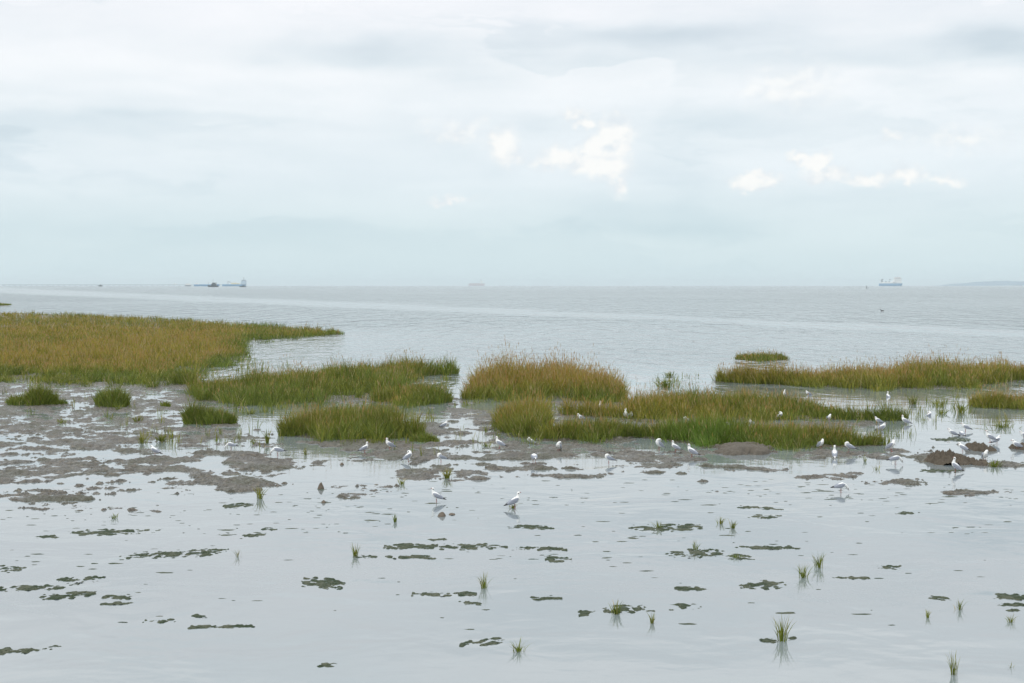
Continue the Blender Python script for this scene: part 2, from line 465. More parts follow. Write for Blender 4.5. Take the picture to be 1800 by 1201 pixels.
sm = t.noise(t.xyz(t.m('MULTIPLY', gx, 1.6), t.m('MULTIPLY', gy, 2.2), 9.0), 1.0, 3, .55, .4)
sm2 = t.noise(t.xyz(t.m('MULTIPLY', gx, .5), t.m('MULTIPLY', gy, .5), 4.0), 1.0, 3, .5, .5)
hgt = t.m('ADD', t.m('MULTIPLY', amp, waves),
          t.m('ADD', t.m('MULTIPLY', sm, .0042), t.m('MULTIPLY', t.m('MULTIPLY', sm2, t.ss(sm2, .42, .62)), .009)))
bp = t.n('ShaderNodeBump')
bp.inputs['Strength'].default_value = 1.0
bp.inputs['Distance'].default_value = 1.0
t.put(bp.inputs['Height'], hgt)
p = t.n('ShaderNodeBsdfPrincipled')
silt = t.noise(t.xyz(t.m('MULTIPLY', gx, .35), t.m('MULTIPLY', gy, .35), 6.0), 1.0, 4, .55)
deep = t.ss(gy, 38.0, 70.0)
t.put(p.inputs['Base Color'], t.mix(deep, t.mix(silt, (.152, .184, .196), (.208, .234, .244)), (.155, .178, .192)))
t.put(p.inputs['IOR'], t.m('SUBTRACT', 1.88, t.m('MULTIPLY', deep, .55)))
t.put(p.inputs['Roughness'], t.m('ADD', .05, t.m('MULTIPLY', far, .05)))
t.t.links.new(bp.outputs[0], p.inputs['Normal'])
t.t.links.new(p.outputs[0], out.inputs[0])
XW, YW = 14000.0, 20000.0
me = mesh_np('water', [(-XW, -600, 0), (XW, -600, 0), (XW, YW, 0), (-XW, YW, 0)], [(0, 1, 2, 3)], smooth=False)
tag(link('water', me, [wm]), kind='structure')

# ------------------------------------------------------------------ mudflat
mm, t, out = material('mud')
geo = t.n('ShaderNodeNewGeometry').outputs['Position']
gx, gy, gz = t.sep(geo)
n1 = t.noise(geo, 1.1, 5, .6)
n2 = t.noise(geo, 9.0, 5, .65)
n3 = t.noise(geo, 38.0, 4, .6)
n2 = t.ss(n2, .33, .67)
brown = t.mix(n2, (.044, .036, .025), (.140, .115, .082))
grey = t.mix(n2, (.050, .046, .036), (.172, .155, .124))
c = t.mix(t.ss(n1, .40, .62), brown, grey)
alg = t.m('MULTIPLY', t.ss(t.noise(geo, .75, 5, .65), .47, .62), .75)
c = t.mix(alg, c, t.mix(n3, (.046, .046, .022), (.090, .092, .048)))
c = t.mix(t.ss(n3, .52, .66), c, t.mix(.5, c, (.05, .045, .035)))
p = t.n('ShaderNodeBsdfPrincipled')
t.put(p.inputs['Base Color'], c)
t.put(p.inputs['Roughness'], t.m('ADD', t.ss(gz, .0, .05, .20, .42), t.m('MULTIPLY', n2, .22)))
bp = t.n('ShaderNodeBump')
bp.inputs['Distance'].default_value = .05
t.put(bp.inputs['Height'], t.m('ADD', n2, t.m('MULTIPLY', n3, .5)))
t.t.links.new(bp.outputs[0], p.inputs['Normal'])
t.t.links.new(p.outputs[0], out.inputs[0])

rows = np.concatenate([np.arange(526, 650, 1.0), np.arange(650, 905, .7), np.arange(905, 1240, 1.6)])
cols = np.arange(-330, 2130, 1.7)
PX, PY = np.meshgrid(cols, rows)
X, Y = at(PX, PY)
Z = mud_height(X, Y)
nr, nc = Z.shape
idx = np.arange(nr * nc).reshape(nr, nc)
qd = np.stack([idx[1:, :-1], idx[1:, 1:], idx[:-1, 1:], idx[:-1, :-1]], -1).reshape(-1, 4)
zz = Z.ravel()[qd].max(1)
qd = qd[zz > -.012]
used = np.unique(qd)
remap = np.full(nr * nc, -1, np.int64)
remap[used] = np.arange(len(used))
me = mesh_np('mudflat', np.stack([X.ravel(), Y.ravel(), Z.ravel()], 1)[used], remap[qd])
tag(link('mudflat', me, [mm]), kind='structure')

# ------------------------------------------------------------------ grass
gm, t, out = material('grass_blade')
at_n = t.n('ShaderNodeAttribute', attribute_name='tint')
d = t.n('ShaderNodeBsdfPrincipled')
t.put(d.inputs['Base Color'], at_n.outputs['Color'])
d.inputs['Roughness'].default_value = .55
d.inputs['Specular IOR Level'].default_value = .3
tr = t.n('ShaderNodeBsdfTranslucent')
t.put(tr.inputs[0], at_n.outputs['Color'])
mx = t.n('ShaderNodeMixShader')
mx.inputs[0].default_value = .22
t.t.links.new(d.outputs[0], mx.inputs[1])
t.t.links.new(tr.outputs[0], mx.inputs[2])
t.t.links.new(mx.outputs[0], out.inputs[0])

GREEN_LO, GREEN_HI = np.array([.050, .086, .010]), np.array([.170, .212, .028])
GOLD_LO, GOLD_HI = np.array([.165, .146, .015]), np.array([.400, .290, .042])
STRAW, RUST = np.array([.42, .34, .17]), np.array([.34, .175, .045])
LUSH = np.array([.095, .165, .018])


def blades(name, base, h, w, lean, gold, parent=None, lush=None, seed=0, lean_dir=None, tone=None):
    """one mesh of tapering bent blades; all arrays of one length"""
    r = np.random.default_rng(seed)
    N = len(base)
    yaw = r.uniform(0, 2 * np.pi, N)
    ld = r.uniform(0, 2 * np.pi, N) if lean_dir is None else lean_dir
    side = np.stack([np.cos(yaw), np.sin(yaw) * .6, np.zeros(N)], 1)
    dirv = np.stack([np.cos(ld), np.sin(ld), np.zeros(N)], 1)
    up = np.array([0, 0, 1.0])
    ts = np.array([0, .38, .72, 1.0])
    wd = np.array([.8, 1.0, .62, 0])
    V, C = [], []
    rnd = r.uniform(0, 1, (N, 1))
    rnd2 = r.uniform(0, 1, (N, 1))
    g = np.asarray(gold).reshape(N, 1)
    green = GREEN_LO + (GREEN_HI - GREEN_LO) * rnd
    if lush is not None:
        L = np.asarray(lush).reshape(N, 1)
        green = green * (1 - L) + LUSH * (.7 + .6 * rnd) * L
    yell = GOLD_LO + (GOLD_HI - GOLD_LO) * rnd2
    dead = (r.uniform(0, 1, (N, 1)) < .025 + .03 * g)
    tn = np.ones((N, 1)) if tone is None else np.asarray(tone).reshape(N, 1)
    for k, tt in enumerate(ts):
        bend = (lean * tt ** 1.8)[:, None]
        pos = base + up * (h * tt)[:, None] * (1 - .28 * bend) + dirv * (h[:, None] * bend)
        f = np.clip(g * (.12 + 1.05 * tt) , 0, 1)
        col = green * (1 - f) + yell * f
        col = np.where(dead, STRAW * (.6 + .5 * rnd), col * tn)
        if k < 3:
            s = side * (w * wd[k] * .5)[:, None]
            V += [pos - s, pos + s]
            C += [col, col]
        else:
            V.append(pos)
            C.append(col)
    V, C = np.stack(V, 1).reshape(-1, 3), np.stack(C, 1).reshape(-1, 3)
    b0 = (np.arange(N) * 7)[:, None]
    q = np.concatenate([b0 + np.array([[0, 1, 3, 2]]), b0 + np.array([[2, 3, 5, 4]])])
    tr_ = b0 + np.array([[4, 5, 6]])
    m_ = mesh_np(name, V, q, tr_)
    a = m_.attributes.new('tint', 'FLOAT_COLOR', 'POINT')
    a.data.foreach_set('color', np.concatenate([C, np.ones((len(C), 1))], 1).astype(np.float32).ravel())
    return link(name, m_, [gm], parent)


def seed_heads(name, tip, ln, w, parent, seed=0):
    r = np.random.default_rng(seed)
    N = len(tip)
    ld = r.uniform(0, 2 * np.pi, N)
    tilt = r.uniform(.02, .28, N)
    dv = np.stack([np.cos(ld) * tilt, np.sin(ld) * tilt, np.ones(N)], 1)
    yaw = r.uniform(0, 2 * np.pi, N)
    s1 = np.stack([np.cos(yaw), np.sin(yaw), np.zeros(N)], 1) * (w * .5)[:, None]
    lo, mid, hi = tip - dv * (ln * .55)[:, None], tip, tip + dv * (ln * .5)[:, None]
    V = np.stack([lo, mid - s1, mid + s1, hi], 1).reshape(-1, 3)
    q = (np.arange(N) * 4)[:, None] + np.array([[0, 2, 3, 1]])
    rn = r.uniform(0, 1, (N, 1))
    Cc = RUST * (1 - rn) + STRAW * .8 * rn
    Cc = np.repeat(Cc, 4, 0)
    m_ = mesh_np(name, V, q)
    a = m_.attributes.new('tint', 'FLOAT_COLOR', 'POINT')
    a.data.foreach_set('color', np.concatenate([Cc, np.ones((len(Cc), 1))], 1).astype(np.float32).ravel())
    return link(name, m_, [gm], parent)


for bi, b in enumerate(BEDS):
    r = np.random.default_rng(100 + bi)
    N = int(b['n'] * 1.95)
    x0, x1 = b['base'][0, 0], b['base'][-1, 0]
    # the bed is made of tussocks; every blade belongs to one and leans away from its heart
    nt = max(14, N // 20)
    tx = r.uniform(x0, x1, nt * 2)
    back, front = bed_span(b, tx)
    front = front + fbm(tx * .045, tx * 0 + bi * 7.7, 4, 60 + bi) * .9 * np.minimum(front - back, 24)
    keep = r.uniform(0, 1, len(tx)) < np.clip((front - back + 4) / (front - back + 4).max() * 1.6, .1, 1)
    tx, back, front = tx[keep][:nt], back[keep][:nt], front[keep][:nt]
    nt = len(tx)
    ty = back + (front - back) * r.uniform(0, 1, nt) ** .9
    stray = r.uniform(0, 1, nt) < .06      # outliers that loosen the outline
    ty = np.where(stray, front + np.abs(r.normal(0, .22, nt)) * np.minimum(front - back, 18), ty)
    wx, wy = at(tx, ty)
    tr_ = r.uniform(.07, .20, nt) * np.clip(wy / 42, .8, 3.0)
    th, tg, tb = np.clip(r.normal(1, .22, nt), .45, 1.4) * (1 + 1.1 * fbm(wx * .5, wy * .5, 3, 210 + bi)), r.normal(0, .22, nt), r.uniform(.72, 1.25, nt)
    ti = r.integers(0, nt, N)
    ox, oy = r.normal(0, 1, N) * tr_[ti], r.normal(0, 1, N) * tr_[ti]
    x, y = wx[ti] + ox, wy[ti] + oy
    px, py = to_px(x, y)
    inside = (px > x0 - 3) & (px < x1 + 3)
    px, py, x, y, ox, oy, ti = [q[inside] for q in (px, py, x, y, ox, oy, ti)]
    orad = np.hypot(ox, oy) / tr_[ti]
    odir = np.arctan2(oy, ox) + r.normal(0, .6, len(x))
    back, front = back[ti], front[ti]
    py = np.clip(py, back - 1, front + 8)
    x, y = at(px, py)
    ok = np.ones(len(px), bool)
    for (hx, hy, ha, hb) in b.get('holes', []):
        ok &= (((px - hx) / ha) ** 2 + ((py - hy) / hb) ** 2) > 1
    clump = fbm(x * 1.3, y * 1.3, 3, 300 + bi)
    edge_in = np.minimum(np.minimum(py - back, front - py) / (front - back + 1e-3) * 2, np.minimum(px - x0, x1 - px) / 18.0)
    ok &= (clump + np.clip(edge_in, 0, .6)) >= .02 + r.uniform(-.12, .12, len(px))
    px, py, x, y, clump, edge_in, back, front, ti, orad, odir = [q[ok] for q in (px, py, x, y, clump, edge_in, back, front, ti, orad, odir)]
    z = np.maximum(mud_height(x, y), -.03) - .01
    D = y
    # taller in the heart of the bed, shorter and greener at its rim
    hf = .62 + .38 * np.clip(edge_in * 1.6, 0, 1)
    h = b['h'] * hf * th[ti] * (1.08 - .16 * np.clip(orad, 0, 2)) * (1 + clump * .9) * r.uniform(.55, 1.08, len(x)) * np.where(r.uniform(0, 1, len(x)) < .05, 1.2, 1.0)
    w = np.maximum(.008, .00031 * D) * r.uniform(.7, 1.3, len(x))
    lean = np.abs(r.normal(.10, .14, len(x))) + .14 * np.clip(orad, 0, 2.2) + (1 - np.clip(edge_in, 0, 1)) * .18
    patch = fbm(x * .22 + 5, y * .22 if bi else y * .13, 3, 500 + bi)
    gold = b['gold'] * (.38 + 2.2 * patch + .75 * np.clip((front - py) / (front - back + 1e-3), 0, 1))
    if bi == 0:
        # ribbons of colour: dark rim at the back, gold heart, fresh green along the front and at the spit
        fr = (front - py) / np.maximum(front - back, 1)
        gold = .95 + 1.6 * patch - 1.0 * sstep(fr, .20, .03) - .5 * sstep(fr, .93, .99) - .75 * sstep(px, 380, 470)
        gold -= .55 * np.exp(-((fr - .86) / .05) ** 2) * (patch > -.05) + .35 * np.exp(-((fr - .38) / .08) ** 2) * sstep(px, 150, 330)
        h *= 1 + .55 * sstep(fr, .75, .95)
    gold = np.clip(gold + tg[ti], 0, 1)
    lush = None
    if 'lush' in b:
        lc, lw = b['lush']
        lush = np.exp(-((px - lc) / lw) ** 2) * sstep((front - py) / (front - back + 1e-3), 1, .2)
        gold = gold * (1 - .9 * lush)
    cx, cy = float(x.mean()), float(y.mean())
    root = empty(b['name'], (cx, cy, 0))
    tag(root, b['label'], b['cat'], 'grass clumps and beds along the shore', b.get('kind'))
    base = np.stack([x - cx, y - cy, z], 1)
    blades('grass_leaves', base, h, w, lean, gold, root, lush, seed=700 + bi, lean_dir=odir, tone=tb[ti])
    hs = r.uniform(0, 1, len(x)) < b['heads'] * np.clip(gold * 1.2, .15, 1) * (edge_in > .15)
    if hs.sum() > 10:
        tip = base[hs] + np.array([0, 0, 1.0]) * (h[hs] * r.uniform(.95, 1.15, hs.sum()))[:, None]
        tip[:, :2] += r.normal(0, .04, (hs.sum(), 2))
        seed_heads('flowering_reeds', tip, r.uniform(.10, .18, hs.sum()), np.maximum(.012, .00034 * D[hs]), root, 900 + bi)

# single tufts standing in the shallows: px, py of the foot, height px, spread px, blades, gold, label
TUFTS = [
    (457, 877, 24, 9, 26, .55, 'olive grass tuft in the shallows with a dead twig on its left'),
    (201, 911, 11, 8, 14, .15, 'very short grass tuft on the front of a speckled mud bank'),
    (418, 979, 17, 6, 9, .6, 'thin forked brown grass tuft alone in open shallows'),
    (624, 978, 27, 8, 20, .25, 'slender green grass tuft with an algae strip on its right'),
    (851, 1034, 29, 11, 15, .3, 'spiky grass tuft above a dark waterline ring, alone in mid water'),
    (694, 918, 16, 4, 16, .1, 'narrow bright green grass tuft left of the wading gull'),
    (786, 841, 20, 9, 34, .5, 'dense olive grass tuft on the mud bank behind the wading gull'),
    (705, 852, 14, 8, 16, .3, 'small loose grass tuft between two mud banks'),
    (902, 893, 12, 9, 16, .6, 'short brown grass tuft at the feet of the gull facing right'),
    (912, 1146, 25, 13, 20, .25, 'wide open grass tuft right of a slanting algae patch in front'),
    (1157, 929, 16, 10, 15, .2, 'small grass tuft growing on a long algae mat'),
    (1266, 921, 14, 8, 22, .45, 'stubby grass tuft on a brown clod, left of its taller twin'),
    (1288, 929, 17, 7, 20, .4, 'upright grass tuft just right of the stubby one on the clod'),
    (1222, 967, 19, 5, 14, .2, 'thin grass tuft on top of a broad algae mat'),
    (1296, 980, 9, 14, 30, .08, 'flat dark grass tuft at the right end of a broad algae mat'),
    (1083, 1080, 26, 9, 34, .12, 'bright green grass tuft in the middle of ragged algae'),
    (1147, 1096, 22, 8, 16, .35, 'sparse grass tuft right of the bright green one in algae'),
    (1412, 1016, 26, 11, 26, .25, 'bristly grass tuft, the nearer left one of a pair'),
    (1440, 998, 28, 13, 28, .22, 'bristly grass tuft, the farther right one of a pair'),
    (1375, 1127, 44, 11, 32, .25, 'tallest grass tuft in the front shallows, dark algae on both sides'),
    (1631, 1086, 16, 7, 10, .35, 'faint small grass tuft left of a slightly bigger one'),
    (1687, 1072, 21, 8, 16, .25, 'airy grass tuft right of a fainter small one'),
    (1777, 1094, 18, 8, 16, .4, 'grass tuft under stacked algae strips at the right edge'),
    (1676, 1186, 42, 10, 20, .3, 'long leaved grass tuft at the bottom edge of the view'),
    (1777, 1174, 14, 5, 5, .6, 'few bent brown stalks near the bottom right corner'),
    (1748, 821, 15, 12, 44, .15, 'dark green grass tuft at the right of the big mud clods'),
    (1170, 681, 20, 22, 60, .15, 'low green grass tuft in water left of the long straight bed'),
    (1178, 661, 9, 11, 24, .2, 'tiny grass tuft in open water behind a low green one'),
    (1606, 711, 20, 10, 30, .2, 'sparse reedy tuft in water left of the scattered reeds'),
    (1650, 713, 16, 14, 30, .25, 'scattered reeds in shallow water, the back left group'),
    (1690, 726, 24, 16, 40, .25, 'scattered reeds in shallow water, the larger front group'),
    (1655, 728, 12, 12, 26, .15, 'low reeds in shallow water behind a bathing gull'),
    (1762, 752, 14, 24, 44, .3, 'wide thin row of reeds in calm water at the right'),
    (250, 780, 24, 9, 26, .45, 'sparse olive tuft at the edge of a pool, left of a denser one'),
    (283, 777, 16, 16, 44, .35, 'dense low tuft on dark mud at the left flat'),
    (240, 742, 14, 8, 20, .35, 'small tuft on mud in the middle of the left flat'),
    (110, 744, 13, 10, 18, .3, 'pale green tuft on the left flat, far from other clumps'),
    (208, 722, 14, 7, 18, .15, 'small green sprig in front of the round clump in the pool'),
    (438, 728, 14, 12, 24, .4, 'small tuft on mud right of the block of green grass'),
    (470, 780, 26, 5, 18, .3, 'upright tuft in the pool left of the tall yellow green bed'),
    (446, 781, 12, 8, 16, .3, 'short tuft in the pool, left of an upright one'),
    (735, 742, 22, 22, 26, .8, 'bare twiggy plant right of the tall yellow green bed'),
    (855, 785, 13, 12, 26, .4, 'short tuft on the mud left of a grooming gull by the olive bed'),
    (538, 800, 14, 4, 10, .6, 'lone stalks on mud in front of the tall yellow green bed'),
    (1540, 826, 10, 5, 6, .5, 'few dark stalks beside broken mud right of the long bed'),
    (1521, 812, 14, 5, 8, .3, 'small sprig on mud right of the gull with its back turned'),
    (785, 660, 20, 10, 34, .1, 'pale green sprig in water at the tip of the long grass bed'),
]
for k, (px, py, hp, sp, nb, gd, lab) in enumerate(TUFTS):
    r = np.random.default_rng(4000 + k)
    x, y = at(px, py)
    m_px = y / FPX
    H = hp * m_px * 1.22
    nb = int(nb * 1.5)
    ang = r.uniform(0, 2 * np.pi, nb)
    rad = np.abs(r.normal(0, .36, nb)) * sp * m_px * (1 if py > 760 else 1.6)
    bx, by = np.cos(ang) * rad, np.sin(ang) * rad
    h = H * r.uniform(.45, 1.05, nb)
    w = np.maximum(.007, .00046 * y) * r.uniform(.7, 1.25, nb)
    spread = min(1.0, sp / max(hp, 1) * 1.25)
    lean = np.abs(r.normal(spread * .75, spread * .5, nb))
    ld = ang + r.normal(0, .5, nb)
    zb = np.full(nb, -.015)
    g = np.clip(gd + r.normal(0, .2, nb), 0, 1)
    o = blades('grass_tuft', np.stack([bx, by, zb], 1), h, w, lean, g, None, None, 5000 + k, ld)
    o.location = (x, y, max(0.0, float(mud_height(np.array([x]), np.array([y]))[0])))
    tag(o, lab, 'grass tuft', 'grass tufts standing in the shallows')

# loose shoots scattered over the mud and through the shallows round the beds
r = np.random.default_rng(321)
sxs, sys_ = [], []
for (cx_, cy_, rx_, ry_, k_) in [(240, 735, 230, 45, 150), (60, 700, 60, 16, 60), (410, 770, 70, 20, 90), (290, 772, 60, 12, 90), (480, 725, 70, 22, 70), (600, 780, 130, 5, 50), (745, 735, 30, 18, 60), (810, 715, 30, 14, 40), (870, 765, 50, 14, 90),
                               (980, 772, 110, 8, 90), (930, 715, 60, 12, 120), (1040, 722, 80, 12, 160), (1240, 742, 160, 5, 120), (1460, 745, 90, 9, 120), (1570, 770, 40, 14, 60), (1600, 725, 30, 20, 60), (1670, 712, 70, 22, 120), (1760, 745, 40, 10, 50),
                               (1190, 668, 50, 10, 70), (790, 668, 30, 14, 60), (440, 645, 40, 8, 70), (370, 650, 50, 10, 90), (100, 674, 120, 5, 80), (1300, 636, 60, 3, 20), (720, 800, 120, 8, 30)]:
    nc_ = max(3, k_ // 7)
    qx, qy = r.normal(cx_, rx_ * .55, nc_), r.normal(cy_, ry_ * .55, nc_)
    ii = r.integers(0, nc_, k_)
    sxs.append(qx[ii] + r.normal(0, 4, k_)), sys_.append(qy[ii] + r.normal(0, .7, k_))
sxs, sys_ = np.concatenate(sxs), np.concatenate(sys_)
x, y = at(sxs, sys_)
N = len(x)
zb = np.maximum(mud_height(x, y), -.02) - .01
o = blades('sparse_grass', np.stack([x, y, zb], 1), r.uniform(.10, .34, N), np.maximum(.008, .0004 * y) * r.uniform(.7, 1.2, N), np.abs(r.normal(.2, .2, N)), np.clip(r.normal(.4, .3, N), 0, 1), seed=322)
tag(o, 'loose grass shoots scattered over the mud around the beds', 'grass', None, 'stuff')

# ------------------------------------------------------------------ algae mats in the shallows
am, t, out = material('algae')
geo = t.n('ShaderNodeNewGeometry').outputs['Position']
a1, a2 = t.noise(geo, 5.0, 5, .65), t.noise(geo, 45.0, 4, .65)
c = t.mix(t.ss(a1, .38, .62), (.030, .048, .022), (.092, .100, .066))
c = t.mix(t.ss(a2, .45, .75), c, (.02, .026, .016))
p = t.n('ShaderNodeBsdfPrincipled')
t.put(p.inputs['Base Color'], c)
p.inputs['Roughness'].default_value = .75
p.inputs['Specular IOR Level'].default_value = .2
bp = t.n('ShaderNodeBump')
bp.inputs['Distance'].default_value = .025
t.put(bp.inputs['Height'], a2)
t.t.links.new(bp.outputs[0], p.inputs['Normal'])
t.t.links.new(p.outputs[0], out.inputs[0])


def mat_mesh(name, px, py, wp, hp, seed, slant=0.0, ragged=.55, thick=.011):
    """a low ragged sheet of algae-covered mud, its drowned faces cut away"""
    x, y = at(px, py)
    dep = y * y / (FPX * EYE)
    w, dpt = wp * y / FPX, max(hp * .88 - .5, 1.3) * dep
    # vertices
    nx = int(np.clip(wp * 1.3, 20, 150))
    ny = int(np.clip(hp * 3.5, 14, 60))
    gx_, gy_ = np.meshgrid(np.linspace(-1.25, 1.25, nx), np.linspace(-1.35, 1.35, ny))
    xx, yy = gx_ * w / 2, gy_ * dpt / 2
    sk = slant * dpt * .5
    nz = fbm((xx + x) * 3.2 / max(.35, min(w, dpt)) * .45 + seed, (yy + y) * 3.2 / max(.35, min(w, dpt)) * .45, 4, seed)
    fi = fbm((xx + x) * 14 + seed, (yy + y) * 14, 3, seed + 5)
    body = 1 - (np.abs(gx_) ** 1.7 + np.abs(gy_ - nz * .9) ** 2)
    zf = body * .8 + nz * 4.6 * ragged + fi * (2.9 + 3.8 * ragged) - .14
    zf = np.clip(zf, -.5, 1.0)
    zz_ = thick * zf * (1 + fi * .8)
    yy = yy + sk * gx_
    idx_ = np.arange(nx * ny).reshape(ny, nx)
    q = np.stack([idx_[:-1, :-1], idx_[:-1, 1:], idx_[1:, 1:], idx_[1:, :-1]], -1).reshape(-1, 4)
    q = q[zz_.ravel()[q].max(1) > 0]
    us = np.unique(q)
    rm = np.full(nx * ny, -1, np.int64)
    rm[us] = np.arange(len(us))
    return mesh_np(name, np.stack([xx.ravel(), yy.ravel(), zz_.ravel()], 1)[us], rm[q]), (x, y, 0)


ALGAE = [  # px, py, width, height, slant (farther to the right > 0), raggedness, label
    (419, 889, 42, 9, .5, .3, 'smooth dark algae patch lower left of the olive tuft with a twig'),
    (203, 935, 120, 11, .6, .45, 'long algae mat rising to the right, below a speckled mud bank'),
    (83, 944, 38, 6, 0, .3, 'small dark algae patch left of the long slanting mat'),
    (305, 974, 142, 14, .4, .5, 'widest algae mat of the left shallows, broken along its lower edge'),
    (14, 1000, 48, 13, .1, .45, 'thick algae patch cut by the left edge, above a winding one'),
    (140, 1019, 64, 12, .3, .6, 'forked algae patch at the upper end of a winding strip'),
    (56, 1034, 118, 9, .7, .6, 'winding algae strip running from the left edge'),
    (122, 1047, 82, 12, .5, .6, 'lumpy algae patch right below the winding strip'),
    (208, 1051, 46, 6, -.3, .6, 'short algae streak, the upper one of two'),
    (212, 1061, 54, 5, .3, .7, 'short ragged algae streak, the lower one of two'),
    (355, 1083, 30, 6, -.2, .4, 'small algae lozenge above a long tailed strip'),
    (282, 1092, 46, 8, 0, .6, 'speckled oval algae patch left of a small lozenge'),
    (384, 1103, 102, 7, .5, .7, 'algae strip with a long thin tail pointing right'),
    (44, 1144, 98, 11, .6, .5, 'low algae mat at the left edge near the bottom corner'),
    (449, 941, 36, 6, .3, .4, 'pale green algae sliver below a dark round one'),
    (473, 930, 24, 6, 0, .3, 'dark round algae spot above a pale green sliver'),
    (722, 961, 76, 9, 0, .55, 'left half of the double algae mat in the middle shallows'),
    (832, 962, 98, 11, 0, .6, 'right half of the double algae mat in the middle shallows'),
    (768, 949, 30, 4, 0, .4, 'thin algae dash above the double mat'),
    (722, 980, 74, 7, -.3, .5, 'algae strip with a dark lump on its left end'),
    (642, 979, 34, 6, 0, .5, 'little algae strip touching the slender green tuft'),
    (567, 1026, 64, 16, -.4, .6, 'torn triangular algae patch in the middle left water'),
    (781, 1045, 92, 8, .1, .65, 'frayed algae strip lower left of the spiky lone tuft'),
    (826, 1061, 34, 6, -.4, .6, 'small hooked algae piece below the spiky lone tuft'),
    (848, 1129, 64, 14, .7, .3, 'solid slanting algae patch left of the wide open tuft'),
    (576, 1170, 30, 8, -.1, .5, 'nearest small algae patch at the bottom middle'),
    (932, 927, 70, 9, -.3, .3, 'even sausage shaped algae mat below the gull facing right'),
    (952, 965, 72, 7, -.3, .8, 'scattered algae crumbs trailing right from the double mat'),
    (981, 982, 38, 12, .1, .6, 'crumbly algae patch under the trailing crumbs'),
    (1170, 928, 106, 12, 0, .3, 'long flat algae mat with a small tuft growing on it'),
    (1222, 973, 88, 14, .2, .45, 'broad algae mat carrying a thin tuft'),
    (1297, 979, 46, 9, -.1, .5, 'algae patch under the flat dark tuft'),
    (1334, 893, 64, 6, -.6, .3, 'tapering algae streak, the upper of a close pair at right'),
    (1346, 908, 54, 8, 0, .3, 'leaf shaped algae patch, the lower of a close pair at right'),
    (1347, 963, 96, 6, -.3, .45, 'straight thin algae strip above the bristly pair of tufts'),
    (1215, 1035, 48, 7, 0, .4, 'small oval algae patch alone in the right middle water'),
    (1340, 1029, 68, 15, .4, .4, 'notched algae patch lower left of the bristly pair of tufts'),
    (960, 1053, 46, 6, 0, .5, 'little algae streak left of the bright green tuft, alone'),
    (1032, 1077, 26, 12, .5, .5, 'algae fragment at the left end of the ragged ring'),
    (1105, 1072, 74, 14, .2, .6, 'ragged algae around the bright green tuft'),
    (1197, 1067, 58, 11, .1, .3, 'winged algae patch upper right of the sparse tuft'),
    (1571, 998, 46, 7, .1, .3, 'flat algae patch under a tiny one, right of the bristly tufts'),
    (1493, 1016, 56, 5, -.2, .45, 'thin algae line between the bristly tufts and the flat patch'),
    (1645, 1052, 38, 8, -.5, .3, 'humped algae patch above the faint small tuft'),
    (1782, 1050, 62, 10, -.1, .5, 'uppermost algae strip of the stack at the right edge'),
    (1784, 1063, 52, 6, .1, .4, 'middle algae strip of the stack at the right edge'),
    (1786, 1074, 36, 6, .1, .5, 'lowest algae strip of the stack at the right edge'),
    (1595, 902, 38, 5, .2, .3, 'small algae sliver alone in the far right shallows'),
    (1352, 1128, 24, 9, .1, .6, 'algae scrap on the left of the tallest tuft'),
    (1398, 1122, 24, 6, .5, .4, 'algae scrap on the right of the tallest tuft'),
    (1675, 773, 56, 7, 0, .4, 'dark algae mat in the water in front of two gulls at right'),
    (1655, 828, 66, 6, 0, .5, 'green algae strip in front of the big mud clods'),
]
for k, (px, py, wp, hp, sl, rg, lab) in enumerate(ALGAE):
    me, loc = mat_mesh('algae_mat', px, py, wp, hp, 40 + 7 * k, sl, rg)
    tag(link('algae_mat', me, [am], None, loc), lab, 'algae', 'algae mats in the shallows')

# crumbs of algae and mud too many to count
VV, QQ, off = [], [], 0
r = np.random.default_rng(77)
spots = [(r.uniform(0, 1800), 860 + 250 * r.uniform(0, 1) ** 2.0) for _ in range(120)]
for (ax, ay, bw, bn) in [(300, 905, 90, 14), (560, 925, 100, 22), (640, 890, 120, 20), (1000, 880, 200, 16), (950, 975, 90, 18), (1500, 880, 180, 20), (1700, 930, 90, 14), (130, 985, 110, 16), (1180, 945, 90, 12),
                         (1300, 860, 160, 26), (1420, 852, 120, 26), (350, 935, 110, 14), (870, 860, 150, 22), (560, 875, 120, 22), (100, 910, 120, 22), (1640, 880, 120, 14)]:
    spots += [(r.normal(ax, bw), r.normal(ay, 9)) for _ in range(bn)]
for (sx, sy) in spots:
    if sy < 842:
        continue
    x, y = at(sx, sy)
    w = r.uniform(.04, .26) * (1 if r.uniform() < .8 else 2.0)
    dd = w * r.uniform(.2, .5)
    hh = r.uniform(.002, .006)
    K = 10
    an = np.linspace(0, 2 * np.pi, K, endpoint=False)
    ro = r.uniform(.45, 1.0, K)
    ri = ro * r.uniform(.3, .6)
    ring0 = np.stack([x + np.cos(an) * ro * w * .5, y + np.sin(an) * ro * dd * .5, np.full(K, -.004)], 1)
    ring1 = np.stack([x + np.cos(an) * ri * w * .5, y + np.sin(an) * ri * dd * .5, hh * r.uniform(.5, 1, K)], 1)
    VV += [ring0, ring1, np.array([[x, y, hh]])]
    for i in range(K):
        j = (i + 1) % K
        QQ.append((off + i, off + j, off + K + j, off + K + i))
        QQ.append((off + K + i, off + K + j, off + 2 * K, off + 2 * K))
    off += 2 * K + 1
QQ = np.array(QQ)
isT = QQ[:, 2] == QQ[:, 3]
me = mesh_np('algae_crumbs', np.concatenate(VV), QQ[~isT], QQ[isT][:, :3])
tag(link('algae_crumbs', me, [am]), 'scattered crumbs of algae and mud just above the shallow water', 'algae', None, 'stuff')

